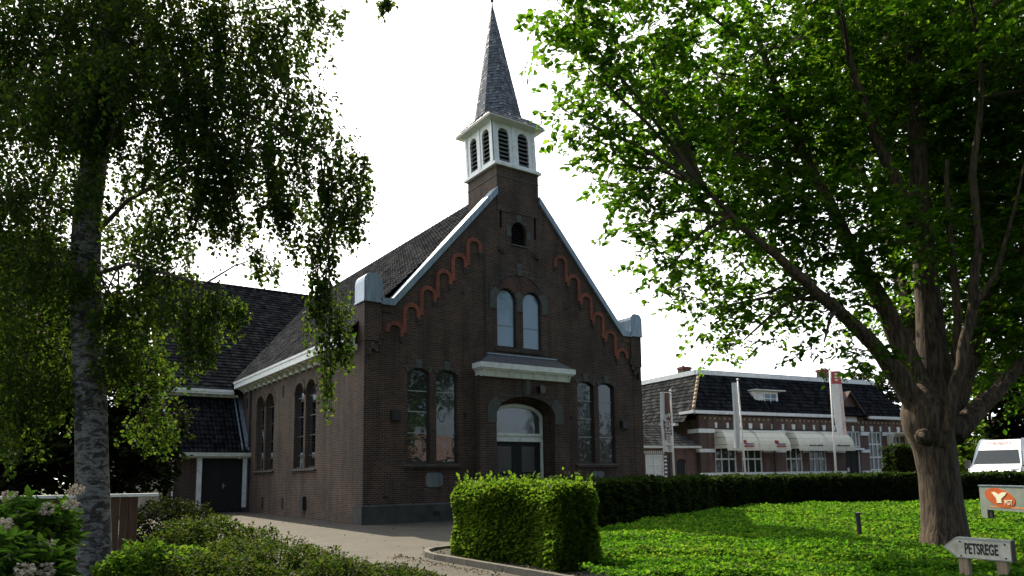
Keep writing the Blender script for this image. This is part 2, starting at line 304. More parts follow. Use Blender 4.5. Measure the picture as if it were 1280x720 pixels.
# ---------------------------------------------------------------- foliage as real leaves
def leaves(name, C, size, mat, parent=None, droop=.3, flat=.5, size_var=.5, aspect=.62, dirs=None, rnd=None, label=None):
    """C: (n,3) leaf bases; every leaf is a folded pointed blade of four faces"""
    C = np.asarray(C, float); n = len(C)
    sz = (size if hasattr(size, '__len__') else np.full(n, size))*(1+size_var*rng.uniform(-1,1,n))
    d = rng.normal(size=(n,3)); d[:,2] = d[:,2]*.6-droop*1.6
    if dirs is not None: d = d*.6+dirs
    d /= np.linalg.norm(d, axis=1)[:,None]
    nn = rng.normal(size=(n,3)); nn[:,2] += flat*3
    nn -= d*(nn*d).sum(1)[:,None]; nn /= np.linalg.norm(nn, axis=1)[:,None]
    s = np.cross(d, nn); L = sz[:,None]; W = L*aspect*.5
    v = np.empty((n,6,3)); v[:,0] = C; v[:,1] = C+d*L*.38+s*W+nn*W*.35; v[:,2] = C+d*L*.72+s*W*.72+nn*W*.2; v[:,3] = C+d*L-nn*L*.12
    v[:,4] = C+d*L*.72-s*W*.72+nn*W*.2; v[:,5] = C+d*L*.38-s*W+nn*W*.35
    q = np.array([0,1,2,3, 0,3,4,5]); idx = (np.arange(n)[:,None]*6+q).ravel()
    me = bpy.data.meshes.new(name); me.vertices.add(n*6); me.vertices.foreach_set('co', v.ravel())
    me.loops.add(n*8); me.loops.foreach_set('vertex_index', idx.astype(np.int32))
    me.polygons.add(n*2); me.polygons.foreach_set('loop_start', np.arange(0,n*8,4,dtype=np.int32)); me.polygons.foreach_set('loop_total', np.full(n*2,4,dtype=np.int32))
    me.update(calc_edges=True); a = me.attributes.new('rnd','FLOAT','FACE')
    r = np.clip(rng.beta(2,2.2,n) if rnd is None else rnd, 0, 1); a.data.foreach_set('value', np.repeat(r,2).astype(np.float32))
    me.materials.append(mat); return link(name, me, parent, label)
def in_ball(n, c, r, shell=0.0):
    d = rng.normal(size=(n,3)); d /= np.linalg.norm(d,axis=1)[:,None]
    q = rng.uniform(shell**3, 1, n)**(1/3)
    return np.asarray(c)+d*(q[:,None])*np.asarray(r)

# ---------------------------------------------------------------- the ground
def sheet(name, poly, z, mat, thick=0):
    b = MB(); b.slab(poly, [], lambda x,y:(x,y,z), lambda x,y:(x,y,z-max(thick,.001))); return b.build(name, mat)
g = MB(); g.add([(-500,-500,0),(700,-500,0),(700,900,0),(-500,900,0)], [(0,1,2,3)]); struct(g.build('ground', M['grassland']))
PAVE = [(-14,-19),(-3.1,-19),(-3.1,-10.6),(-2.9,-9.7),(-2.2,-9.2),(3.6,-8.0),(8.5,-5.6),(13.2,-3.4),(15.5,-2.6),(15.5,34),(-7.5,34),(-7.5,8),(-14,2)]
struct(sheet('pavement', PAVE, .004, M['paver']))
struct(sheet('road', [(14,-60),(60,-60),(62,-2),(46,3.2),(26,6.2),(17.5,6.0),(15.6,2)], .006, M['asphalt']))
BED = [(-2.98,-24),(60,-24),(28,-12.2),(23.6,-7.2),(19.5,-3.6),(13.5,-4.0),(8.5,-5.9),(3.6,-8.3),(-2.15,-9.4),(-2.75,-9.8),(-2.98,-10.6)]
struct(sheet('soil_bed', BED, .05, M['soil'], .045))
kp = [(-3.05,-24),(-3.05,-13),(-3.05,-10.7),(-2.98,-10.2),(-2.78,-9.72),(-2.45,-9.42),(-1.9,-9.27),(3.6,-8.17),(5,-7.5)]
b = MB()
for i in range(len(kp)-1):
    p, q = Vector((*kp[i],0)), Vector((*kp[i+1],0)); d = (q-p).normalized(); n_ = Vector((-d.y,d.x,0))*.06; L = (q-p).length; m_ = max(1, round(L/1.0))
    for k in range(m_):
        a, c = p+(q-p)*(k/m_)+d*.006, p+(q-p)*((k+1)/m_)-d*.006
        b.hexa([a-n_,c-n_,c+n_,a+n_], [v+Vector((0,0,.11)) for v in (a-n_,c-n_,c+n_*.7,a+n_*.7)])
struct(b.build('kerb', M['kerb']))

M['tymp'] = brick('patterned_tympanum_brick', (.022,.014,.011), (.15,.036,.02), (.12,.095,.08), bw=.16, rh=.066)
# ---------------------------------------------------------------- the church
W, HX = 13.06, 6.53
church = thing('church', 'dark brick church with stepped red arch bands and white louvred belfry under a slate spire', 'church', (0,0,0))
def front(y): return lambda a, z: (a, y, z)
def sidep(x): return lambda a, z: (x, a, z)
def arch_loop(a0, a1, z0, zs, zt, n=12):
    c, h = (a0+a1)/2, (a1-a0)/2
    if zt-zs < .6*h: return [(a0,z0),(a1,z0)] + [(c+h*math.cos(math.pi*k/n), zs+(zt-zs)*math.sin(math.pi*k/n)**2) for k in range(n+1)]
    return [(a0,z0),(a1,z0)] + [(c+h*math.cos(math.pi*k/n), zs+(zt-zs)*math.sin(math.pi*k/n)) for k in range(n+1)]
def rect(a0, a1, z0, z1): return [(a0,z0),(a1,z0),(a1,z1),(a0,z1)]
def ring(mb, plane, cx, hw, zs, h, th, t0, t1, y0, y1, n=1):
    for k in range(n):
        a, c = t0+(t1-t0)*k/n, t0+(t1-t0)*(k+1)/n
        P = (lambda t, e: (cx+(hw+e*.4)*math.cos(t), zs+h*math.sin(t)**2+e*(.6+.4*math.sin(t)))) if h < .55*hw and hw < 1 else lambda t, e: (cx+(hw+e)*math.cos(t), zs+(h+e)*math.sin(t))
        q = [P(a,0),P(c,0),P(c,th),P(a,th)]
        mb.hexa([plane(y0)(*p) for p in q], [plane(y1)(*p) for p in q])
def window(parent, plane, a0, a1, z0, zs, zt, d, gm, bars=(), t=.06, vbars=(), fm=None, name='window', sgn=1, barm=None):
    """a window part: its frame mesh, with pane and glazing bars as sub-parts; d is the depth behind the wall face"""
    fm = fm or M['frame_dark']; o = arch_loop(a0,a1,z0,zs,zt); i = arch_loop(a0+t,a1-t,z0+t,zs,zt-t)
    w = MB().slab(o, [i], plane(d), plane(d+.07*sgn)).build(name, fm, parent)
    MB().slab(arch_loop(a0+t*.5,a1-t*.5,z0+t*.5,zs,zt-t*.5), [], plane(d+.03*sgn), plane(d+.045*sgn)).build('pane', gm, w)
    if bars or vbars:
        b = MB()
        for z in bars: b.cut(); q = rect(a0+t,a1-t,z-.018,z+.018); b.hexa([plane(d+.012*sgn)(*p) for p in q], [plane(d+.029*sgn)(*p) for p in q])
        for a in vbars: b.cut(); q = rect(a-.018,a+.018,z0+t,zt-t-.02); b.hexa([plane(d+.010*sgn)(*p) for p in q], [plane(d+.028*sgn)(*p) for p in q])
        b.each('glazing_bar', barm or M['muntin'], w)
    return w
# openings of the street front
LW = [(1.63,2.52),(2.78,3.67),(W-3.67,W-2.78),(W-2.52,W-1.63)]
UW = [(5.46,6.37),(6.69,7.6)]
holes = [arch_loop(a,c,2.04,5.26,5.43) for a, c in LW] + [arch_loop(a,c,6.52,8.42,8.86) for a, c in UW]
holes += [arch_loop(6.18,6.92,10.72,11.28,11.66)] + [rect(HX-.9,HX-.78,11.3,12.2), rect(HX+.78,HX+.9,11.1,12.15)]
outl = [(0,0),(5.28,0)] + [(6.56-1.28*math.cos(math.pi*k/14), 3.88+.6*math.sin(math.pi*k/14)) for k in range(15)] + \
       [(7.84,0),(W,0),(W,7.55),(HX+5.5,7.55),(HX+1.03,12.6),(HX-1.03,12.6),(HX-5.5,7.55),(0,7.55)]
MB().slab(outl, holes, front(0), front(.35)).build('gable_wall', M['brick'], church)
MB().box(HX-1.0,HX+1.0,.355,.4,10.3,12.3).build('opening_backing', M['dark'], church)
# lower windows
for a, c in LW: window(church, front, a, c, 2.04, 5.26, 5.43, .1, M['glass'], bars=(3.11,3.87,4.61))
for a, c in UW: window(church, front, a, c, 6.52, 8.42, 8.86, .1, M['glass_sky_tint'], bars=(7.4,), barm=M['zinc'])
b = MB(); s = MB()
for k, (a, c) in enumerate(LW):
    m_ = (a+c)/2; o = .004*(k % 2); b.cut(); ring(b, front, m_, .445, 5.26, .17, .25, .35, math.pi-.35, -.013-o, .06, 10)
    s.cut(); ring(s, front, m_, .445, 5.26, .17, .34, 1.33, 1.81, -.035, .05); s.cut(); ring(s, front, m_, .445, 5.26, .17, .27, .1, .5, -.026-o, .05); s.cut(); ring(s, front, m_, .445, 5.26, .17, .27, math.pi-.5, math.pi-.1, -.026-o, .05)
# big relieving arch over the twin upper windows
b.cut(); ring(b, front, HX, 1.16, 8.5, .98, .29, .12, math.pi-.12, -.02, .05, 26)
s.cut().slab([(5.12,8.0),(5.43,8.0),(5.43,8.45),(5.62,8.72),(5.36,8.86),(5.12,8.62)], [], front(-.03), front(.02))
s.cut().slab([(7.94,8.0),(7.63,8.0),(7.63,8.45),(7.44,8.72),(7.7,8.86),(7.94,8.62)], [], front(-.03), front(.02))
s.cut().slab([(6.39,8.0),(6.67,8.0),(6.67,8.5),(6.78,8.62),(6.53,8.82),(6.28,8.62),(6.39,8.5)], [], front(-.03), front(.02))
s.cut().slab([(6.44,9.44),(6.62,9.44),(6.66,9.95),(6.4,9.95)], [], front(-.04), front(.02))
# small arched opening in the top of the gable
b.cut(); ring(b, front, 6.55, .37, 11.28, .38, .25, .1, math.pi-.1, -.015, .05, 12)
s.cut().slab([(5.96,11.0),(6.17,11.0),(6.17,11.3),(5.96,11.42)], [], front(-.02), front(.02)); s.cut().slab([(7.14,11.0),(6.93,11.0),(6.93,11.3),(7.14,11.42)], [], front(-.02), front(.02))
s.cut().slab([(6.46,11.67),(6.64,11.67),(6.68,11.95),(6.42,11.95)], [], front(-.03), front(.02)); MB().box(6.14,6.96,-.05,.1,10.66,10.715).build('stone_sill', M['stone'], church)
b.each('brick_arch', M['arch_brick'], church)
b = MB()
for k in range(9): z = 10.76+k*.1; b.hexa([(6.2,.1,z),(6.9,.1,z),(6.9,.115,z),(6.2,.115,z)], [(6.2,.2,z+.085),(6.9,.2,z+.085),(6.9,.215,z+.085),(6.2,.215,z+.085)])
b.build('gable_louvre', M['iron'], church)
tp_ = [(HX+1.1*math.cos(math.pi*k/20), 8.5+.92*math.sin(math.pi*k/20)) for k in range(21)]
for a, c in UW: h_ = (c-a)/2+.03; tp_ += [((a+c)/2-h_*math.cos(math.pi*k/10), 8.44+.45*math.sin(math.pi*k/10)) for k in range(11)]
MB().slab(tp_, [], front(-.008), front(.05)).build('tympanum', M['tymp'], church)
# stepped red arch bands along the rakes
b = MB(); cb = MB()
for sd in (-1, 1):
    b.cut()
    for i in range(6):
        cx = HX+sd*(5.41-i*.66) if True else 0; T = 7.0+i*.725; zs = T-.29
        ring(b, front, cx, .2, zs, .17, .15, 0, math.pi, -.06, .02, 8)
        foot = zs-.2
        inn = cx-sd*.275; out = cx+sd*.275                     # inner leg is nearer the ridge
        b.box(inn-.075,inn+.075,-.06,.02,foot,zs-.001)
        b.box(out-.075,out+.075,-.058,.02,(foot-.725+.12) if i else zs-.12,zs-.002)
        cb.cut()
        for k in range(3): cb.box(inn-.09+k*.02,inn+.09-k*.02,-.07+k*.018,.02,foot-.08*(k+1),foot-.08*k-.002)
    x0 = HX+sd*5.9; cb.cut()
    for k, (dx, z) in enumerate([(0,6.45),(.1,6.2),(.22,5.98),(.48,5.84),(.36,6.05)]): cb.box(x0+sd*dx-.06,x0+sd*dx+.06,-.11,.02,z-.1,z+.12)
    cb.cut()
    for k in range(3): cb.box(HX+sd*.84-.13+k*.12-.04,HX+sd*.84-.13+k*.12+.04,-.07,.02,10.35-.05*k,10.52-.05*k)
b.each('red_arch_band', M['terracotta'], church); cb.each('corbel', M['arch_brick'], church)
b = MB()
b.box(4.89,4.915,-.02,.005,5.8,10.1); b.build('lightning_cable', M['iron'], church)
# corner pilasters and zinc caps
for x0, x1, x2, x3, x4, x5 in ((-.03,.58,-.012,.5,.585,1.06),(W-.58,W+.03,W-.5,W+.012,W-1.06,W-.585)): MB().box(x0,x1,-.05,.66,6.25,7.62).box(x2,x3,-.012,.6,.6,6.25).box(x4,x5,-.03,.4,7.3,7.56).build('corner_pilaster', M['brick'], church)
for x0, x1 in ((-.07,.62),(W-.62,W+.07)):
    p = [(x0,7.62),(x1,7.62),(x1,8.32)] + [(x1-.24+.24*math.cos(t), 8.32+.3*math.sin(t)) for t in (.5,1,1.4)] + [(x0+.24-.24*math.cos(t), 8.32+.3*math.sin(t)) for t in (1.4,1,.5)] + [(x0,8.32)]
    c = MB().slab(p, [], front(-.1), front(.72)).build('zinc_cap', M['zinc'], church)
    MB().box(x0-.02,x1+.02,-.12,.74,7.6,7.66).build('cap_edge', M['zinc'], c)
b = MB()
for sd in (-1, 1):
    X = lambda h: HX+sd*h
    p = [(5.95,7.56),(5.46,7.56),(5.42,7.6),(1.03,12.62),(1.03,12.93),(5.5,7.82),(5.95,7.78)]
    b.cut().slab([(X(h),z) for h, z in p], [], front(-.1), front(.5))
b.each('zinc_coping', M['zinc'], church)
# plinth
MB().box(7.92,W+.09,-.12,-.002,0,.6).build('plinth', M['plinth'], church); b = MB().box(-.09,5.2,-.12,-.002,0,.6).box(-.09,-.014,-.002,.64,0,.6)
b.hexa([(-.09,-.12,.6),(5.2,-.12,.6),(5.2,-.003,.6),(-.09,-.003,.6)], [(-.06,-.06,.65),(5.2,-.06,.65),(5.2,-.003,.65),(-.06,-.003,.65)]); b.box(-.085,-.015,-.002,.63,.6,.64)
b.build('plinth', M['plinth'], church)
# plaques, vents
for x0 in (2.35, W-3.03):
    x1, c = x0+.68, .1; p = [(x0+c,1.2),(x1-c,1.2),(x1,1.2+c),(x1,1.71-c),(x1-c,1.71),(x0+c,1.71),(x0,1.71-c),(x0,1.2+c)]
    q = MB().slab(p, [], front(-.03), front(.01)).build('stone_plaque', M['plaque'], church)
b = MB()
for x0, x1, z0, z1 in ((.73,.93,.84,.94),(2.6,2.85,.2,.36),(8.5,8.7,.22,.36),(3.85,4.0,8.32,8.46),(W-4.2,W-4.05,8.34,8.48),(3.9,4.05,3.72,3.9),(8.95,9.1,3.78,3.96)): b.cut().box(x0,x1,-.128 if z1 < .4 else -.006,.01,z0,z1)
b.each('vent_hole', M['dark'], church)
for x0 in (.98, W-1.32): MB().box(x0,x0+.36,-.1,.01,3.5,3.86).box(x0+.03,x0+.33,-.14,-.1,3.53,3.83).build('wall_lamp', M['iron'], church)
# sills
b = MB()
for a, c in ((1.5,3.82),(W-3.82,W-1.5)):
    k = a; b.cut()
    while k < c-.05: b.hexa([(k,-.09,1.86),(k+.055,-.09,1.86),(k+.055,.1,1.86),(k,.1,1.86)], [(k,-.09,1.96),(k+.055,-.09,1.96),(k+.055,.1,2.035),(k,.1,2.035)]); k += .066
k = 5.36; b.cut()
while k < 7.7: b.hexa([(k,-.07,6.36),(k+.055,-.07,6.36),(k+.055,.1,6.36),(k,.1,6.36)], [(k,-.07,6.45),(k+.055,-.07,6.45),(k+.055,.1,6.515),(k,.1,6.515)]); k += .066
b.each('brick_sill', M['arch_brick'], church)
# portal
pc = 6.55
def ap(h, zs, rise, n=16): return [(pc+h*math.cos(math.pi*k/n), zs+rise*math.sin(math.pi*k/n)) for k in range(n+1)]
p = [(4.42,0)] + [(pc-1.38,0)] + ap(1.38,3.9,.68)[::-1] + [(pc+1.38,0),(8.68,0),(8.68,5.3),(4.42,5.3)]
MB().slab(p, [], front(-.32), front(-.004)).build('portal_wall', M['brick'], church)
b = MB(); ring(b, front, pc, 1.38, 3.9, .68, .3, .3, math.pi-.3, -.34, -.3, 30); b.build('portal_arch', M['arch_brick'], church)
for sd in (-1,1):
    X = lambda h: pc+sd*h
    s.cut().slab([(X(1.385),3.55),(X(1.385),3.95),(X(1.2),4.22),(X(1.4),4.58),(X(1.72),4.3),(X(1.78),4.1),(X(1.78),3.55)], [], front(-.355), front(-.3))
s.cut().slab([(6.43,4.6),(6.67,4.6),(6.72,5.12),(6.38,5.12)], [], front(-.42), front(-.3)); s.box(6.46,6.64,-.46,-.42,4.66,5.2)
s.each('stone_block', M['stone'], church)
b = MB(); b.slab([(pc-1.6,0)]+[(pc-1.24,0)]+ap(1.24,3.84,.52)[::-1]+[(pc+1.24,0),(pc+1.6,0),(pc+1.6,4.9),(pc-1.6,4.9)], [], front(.36), front(.5)); b.build('inner_portal', M['brick_red'], church)
dr = MB().slab([(pc-1.24,.15)]+[(pc-1.14,.15)]+ap(1.14,3.8,.42)[::-1]+[(pc+1.14,.15),(pc+1.24,.15)]+ap(1.24,3.84,.52), [], front(.3), front(.42)).build('entrance', M['white'], church)
MB().box(pc-1.14,pc+1.14,.27,.42,2.88,3.2).box(pc-1.16,pc+1.16,.22,.27,3.1,3.2).build('transom', M['white'], dr)
MB().slab([(pc-1.13,3.2),(pc+1.13,3.2)]+ap(1.13,3.8,.41), [], front(.37), front(.39)).build('fanlight', M['glass_fan'], dr)
for sd in (-1,1):
    a, c = sorted((pc+sd*.01, pc+sd*1.13)); d_ = MB().slab(rect(a,c,.15,2.88), [rect(a+.22,c-.22,1.7,2.7)], front(.36), front(.42)).build('door', M['door'], dr)
    MB().slab(rect(a+.2,c-.2,1.68,2.72), [], front(.385), front(.4)).build('door_glass', M['glass_door'], d_)
    MB().slab(rect(a+.2,c-.2,.35,1.45), [], front(.345), front(.37)).build('door_panel', M['door'], d_)
    MB().box(pc+sd*.08-.012,pc+sd*.08+.012,.3,.36,1.2,1.45).build('handle', M['zinc'], d_)
MB().box(pc-1.36,pc+1.36,-.75,.36,0,.15).build('door_step', M['plinth'], church)
la = MB().tube([(7.1,-.32,5.02),(7.1,-.5,5.06),(7.1,-.56,4.98)], .015).build('lantern', M['iron'], church)
MB().hexa([(7.0,-.66,4.72),(7.2,-.66,4.72),(7.2,-.46,4.72),(7.0,-.46,4.72)], [(6.96,-.7,4.95),(7.24,-.7,4.95),(7.24,-.42,4.95),(6.96,-.42,4.95)]).build('lantern_glass', M['glass'], la)
MB().hexa([(6.94,-.72,4.955),(7.26,-.72,4.955),(7.26,-.4,4.955),(6.94,-.4,4.955)], [(7.07,-.59,5.06),(7.13,-.59,5.06),(7.13,-.53,5.06),(7.07,-.53,5.06)]).build('lantern_cap', M['iron'], la)
can = MB().box(4.3,8.78,-.66,-.005,5.56,5.76).box(4.36,8.72,-.6,-.005,5.5,5.56)
can.hexa([(4.45,-.46,5.26),(8.62,-.46,5.26),(8.62,-.005,5.26),(4.45,-.005,5.26)], [(4.42,-.52,5.5),(8.66,-.52,5.5),(8.66,-.005,5.5),(4.42,-.005,5.5)])
can = can.build('canopy', M['white'], church); b = MB()
for k in range(8):
    x = 4.5+k*.58
    b.cut().hexa([(x-.02,-.48,5.28),(x+.02,-.48,5.28),(x+.02,-.4,5.28),(x-.02,-.4,5.28)], [(x-.03,-.595,5.495),(x+.03,-.595,5.495),(x+.03,-.5,5.495),(x-.03,-.5,5.495)])
b.each('bracket', M['white'], can)
MB().hexa([(4.34,-.62,5.765),(8.74,-.62,5.765),(8.74,-.005,5.765),(4.34,-.005,5.765)], [(4.95,-.12,6.16),(8.2,-.12,6.16),(8.2,-.005,6.16),(4.95,-.005,6.16)]).build('canopy_roof', M['lead'], can)
MB().box(4.9,8.25,-.15,-.005,6.165,6.22).build('flashing', M['zinc'], can)
# left wall
lw = []
for a, c in ((4.69,7.33),(10.19,13.06)): m_ = (a+c)/2; lw += [(a,m_-.11),(m_+.11,c)]
MB().slab([(.352,0),(15.9,0),(15.9,6.2),(.352,6.2)], [arch_loop(a,c,1.98,4.95,5.52) for a, c in lw], sidep(0), sidep(.35)).build('side_wall', M['brick_side'], church)
for a, c in lw: window(church, sidep, a, c, 1.98, 4.95, 5.52, .12, M['glass'], bars=(2.5,3.3,4.1,4.9), barm=M['frame_dark'])
b = MB()
for a, c in lw: b.cut(); ring(b, sidep, (a+c)/2, (c-a)/2, 4.95, .57, .22, .05, math.pi-.05, -.02, .05, 16)
b.each('brick_arch', M['brick_side'], church)
b = MB()
for a, c in ((4.55,7.5),(10.05,13.2)): b.cut().hexa([(-.12,a,1.87),(.12,a,1.87),(.12,c,1.87),(-.12,c,1.87)], [(-.12,a,1.9),(.12,a,1.975),(.12,c,1.975),(-.12,c,1.9)])
b.each('stone_sill', M['plinth'], church)
b = MB()
for y, z in ((11.66,.49),(8.65,.52),(8.93,5.4),(14.8,5.4)): b.cut().box(-.03,.01,y-.14,y+.14,z-.25,z+.25)
b.cut().box(-.012,.01,5.75,5.95,.1,.4); b.each('vent_hole', M['dark'], church)
MB().box(-.14,.01,5.65,6.1,.35,.85).build('meter_box', M['iron'], church)
MB().tube([(-.07,14.05,0),(-.07,14.05,6.1)], .05).build('downpipe', M['lead'], church)
gt = MB().box(-.52,-.1,.6,15.4,6.16,6.45).box(-.56,-.5,.6,15.45,6.4,6.5).box(-.1,-.004,.6,15.4,5.98,6.2).build('eaves_gutter', M['white'], church); b = MB()
for k in range(19):
    y = .9+k*.78; b.cut().hexa([(-.2,y,6.0),(-.1,y,5.9),(-.1,y+.1,5.9),(-.2,y+.1,6.0)], [(-.48,y,6.155),(-.1,y,6.155),(-.1,y+.1,6.155),(-.48,y+.1,6.155)])
b.each('bracket', M['offwhite'], gt)
# right wall and rear of the nave
MB().box(W-.35,W,.352,24,0,6.2).build('side_wall', M['brick'], church)
# tiled roofs
def tile_roof(name, P0, U, V, nu, nv, mat, parent, ns=4, amp=.028, lift=.05, clip=None, rows=None):
    """overlapping rows of curved tiles; P0 eave corner, U one tile along the eave, V one row up the slope"""
    P0, U, V = Vector(P0), Vector(U), Vector(V); Nn = U.cross(V).normalized()
    if Nn.z < 0: Nn = -Nn
    m = nu*ns+1; i = np.arange(m)/ns; w = amp*np.sin(2*np.pi*i); jit = rng.uniform(-.008,.008,(nv,m))
    P0a, Ua, Va, Na = map(np.array, (P0, U, V, Nn)); vs = []; 
    for j in range(nv):
        for (vv, h) in ((j, lift), (j+1.04, .006), (j, -.01)):
            vs.append(P0a+i[:,None]*Ua+vv*Va+((w if h > -.005 else w*.6)+h+jit[j]*(h > .04))[:,None]*Na)
    v = np.concatenate(vs); k = np.arange(m-1); f = []; r = []; tr = rng.uniform(0,1,(nv,nu))
    for j in range(nv):
        o = 3*j*m; a = o+k; f.append(np.stack([a,a+1,a+m+1,a+m],1)); f.append(np.stack([a+2*m,a+2*m+1,a+1,a],1)); r += [np.repeat(tr[j],ns)]*2
    f = np.concatenate(f); r = np.concatenate(r)
    if clip:
        c = v[f].mean(1); keep = clip(c); f = f[keep]; r = r[keep]
    me = bpy.data.meshes.new(name); me.from_pydata(v.tolist(), [], f.tolist()); me.materials.append(mat)
    a = me.attributes.new('rnd','FLOAT','FACE'); a.data.foreach_set('value', r.astype(np.float32)); return link(name, me, parent)
sl_ = Vector((7.0,0,7.1)).normalized()
nr = tile_roof('nave_roof', (-.52,.44,6.46), (0,.235,0), sl_*.31, 102, 32, M['tile'], church)
MB().add([(W+.5,.42,6.4),(W+.5,24.4,6.4),(HX,24.4,13.5),(HX,.42,13.5)], [(0,1,2,3)]).add([(-.45,.42,6.36),(-.45,24.4,6.36),(HX,24.4,13.44),(HX,.42,13.44)], [(0,1,2,3)]).build('roof_deck', M['tile_dark'], church)
def ridge(name, p, q, r, parent, mat, step=.36):
    p, q = Vector(p), Vector(q); L = (q-p).length; n = int(L/step); d = (q-p)/n; b = MB()
    for k in range(n): b.tube([p+d*k, p+d*(k+1)*1.0+d*.08], [r*1.12,r*.95], 8)
    return b.build(name, mat, parent, True)
ridge('ridge_tiles', (HX,.5,13.52), (HX,24.5,13.52), .13, church, M['tile'])
# transept
MB().slab([(-3.9,0),(-.004,0),(-.004,6.1),(-3.9,6.1)], [], front(16), front(16.3)).build('transept_wall', M['brick_side'], church)
MB().slab([(16,0),(33,0),(33,6.2),(24.5,13.6),(16,6.2)], [], sidep(-3.9), sidep(-3.6)).build('transept_gable', M['brick_red'], church)
ts = Vector((0,9.0,7.75)).normalized()
tile_roof('transept_roof', (-4.05,15.45,6.1), (.235,0,0), ts*.3, 46, 40, M['tile_dark'], church, amp=.012, lift=.045)
MB().add([(-4,15.5,6.02),(W+4,15.5,6.02),(W+4,24.5,13.78),(-4,24.5,13.78)], [(0,1,2,3)]).add([(-4,33.5,6.02),(W+4,33.5,6.02),(W+4,24.5,13.8),(-4,24.5,13.8)], [(0,1,2,3)]).build('transept_deck', M['tile_dark'], church)
ridge('ridge_tiles', (-4.05,24.5,13.84), (W+4,24.5,13.84), .13, church, M['tile_dark'])
MB().hexa([(-4.1,15.4,5.98),(-3.95,15.4,5.98),(-3.95,24.5,13.66),(-4.1,24.5,13.66)], [(-4.1,15.4,6.3),(-3.95,15.4,6.3),(-3.95,24.5,13.98),(-4.1,24.5,13.98)]).build('verge_board', M['white'], church)
gt = MB().box(-4.05,-.5,15.42,15.85,5.86,6.02).box(-4.05,-.55,15.38,15.44,5.96,6.1).box(-3.9,-.2,15.85,15.995,5.75,5.9).build('eaves_gutter', M['white'], church); b = MB()
for k in range(5): b.cut().box(-3.6+k*.8,-3.5+k*.8,15.5,15.84,5.77,5.855)
b.each('bracket', M['offwhite'], gt)
MB().box(W+.1,W+4,16,32,0,6.1).build('transept_wall', M['brick'], church)
# porch against the transept
po = MB().slab([(-3.55,0),(-2.44,0),(-2.44,2.62),(-3.55,2.62)], [], front(14.4), front(14.65)).box(-3.55,-3.3,14.652,15.99,0,2.6).box(-2.44,-2.41,14.1,14.4,0,2.62).build('porch', M['brick_red'], church)
ps = Vector((0,2.15,2.95)).normalized()
tile_roof('porch_roof', (-3.75,13.85,2.86), (.2,0,0), ps*.28, 18, 13, M['tile_dark'], po, amp=.035, lift=.05)
MB().add([(-3.7,13.9,2.8),(-.01,13.9,2.8),(-.01,16,5.72),(-3.7,16,5.72)], [(0,1,2,3)]).build('porch_deck', M['dark'], po)
MB().box(-3.75,.02,13.78,13.95,2.68,2.86).box(-3.6,0,13.95,14.2,2.6,2.7).build('porch_gutter', M['offwhite'], po)
for x0,x1 in ((-2.42,-2.2),(-.29,-.03)): MB().box(x0,x1,14.05,14.2,.22,2.6).build('door_post', M['white'], po)
for x0,x1 in ((-2.44,-2.18),(-.31,-.01)): MB().box(x0,x1,14.03,14.22,0,.22).build('post_base', M['iron'], po)
dd = MB().box(-2.2,-.29,14.3,14.38,.04,2.6).box(-1.25,-1.24,14.28,14.3,.05,2.55).box(-2.1,-1.4,14.285,14.3,1.95,2.4).box(-1.1,-.4,14.285,14.3,1.95,2.4).build('porch_door', M['door'], po)
MB().tube([(-1.15,14.3,1.28),(-1.15,14.22,1.28),(-1.03,14.22,1.28)], .014).box(-1.18,-1.12,14.285,14.3,1.15,1.38).build('handle', M['zinc'], dd)
MB().tube([(-3.42,14.33,0),(-3.42,14.33,2.68)], .04).build('downpipe', M['white'], po)
MB().hexa([(-.22,14.0,3.0),(-.02,14.0,3.0),(-.02,14.0,3.12),(-.22,14.0,3.12)], [(-.22,15.95,5.66),(-.02,15.95,5.66),(-.02,15.95,5.8),(-.22,15.95,5.8)]).build('flashing', M['zinc'], po)
MB().hexa([(-.42,13.9,2.98),(-.36,13.9,2.98),(-.36,13.9,3.08),(-.42,13.9,3.08)], [(-.42,15.95,5.86),(-.36,15.95,5.86),(-.36,15.95,5.96),(-.42,15.95,5.96)]).build('verge_strip', M['zinc'], po)
MB().hexa([(-3.8,13.85,2.8),(-3.74,13.85,2.8),(-3.74,13.85,3.02),(-3.8,13.85,3.02)], [(-3.8,16,5.7),(-3.74,16,5.7),(-3.74,16,5.9),(-3.8,16,5.9)]).build('verge_board', M['white'], po)
# tower, belfry and spire (it leans a little to the left)
def lean(p): return (p.x-max(0,p.z-13.9)*.052, p.y, p.z) if p.z > 13.9 else p
MB().box(5.5,7.55,-.02,2.18,12.0,13.86).build('tower_base', M['brick'], church)
MB().box(5.475,7.575,-.04,2.2,13.43,13.475).build('string_course', M['stone'], church)
MB().box(5.36,7.66,-.12,2.3,13.86,13.97).box(5.42,7.6,-.06,2.24,13.97,14.03).build('belfry_ledge', M['white'], church)
fx0, fx1, fy0, fy1 = 5.44, 7.46, .06, 2.06
lo = lambda a: [(a-.26,14.12),(a+.26,14.12)]+[(a+.26*math.cos(math.pi*k/10),15.26+.26*math.sin(math.pi*k/10)) for k in range(11)]
bf = MB()
bf.slab(rect(fx0,fx1,14.0,15.72), [lo(fx0+.53), lo(fx1-.53)], front(fy0), front(fy0+.1)).slab(rect(fx0,fx1,14.0,15.72), [], front(fy1), front(fy1-.1))
bf.slab(rect(fy0+.101,fy1-.101,14.0,15.72), [lo(fy0+.53), lo(fy1-.53)], sidep(fx0), sidep(fx0+.1)).slab(rect(fy0+.101,fy1-.101,14.0,15.72), [], sidep(fx1), sidep(fx1-.1))
for x in (fx0,fx1,(fx0+fx1)/2): bf.box(x-.07,x+.07,fy0-.035,fy0-.001,14.03,15.7)
for y in (fy0+.035,fy1,(fy0+fy1)/2): bf.box(fx0-.035,fx0-.001,y-.07,y+.07,14.03,15.7)
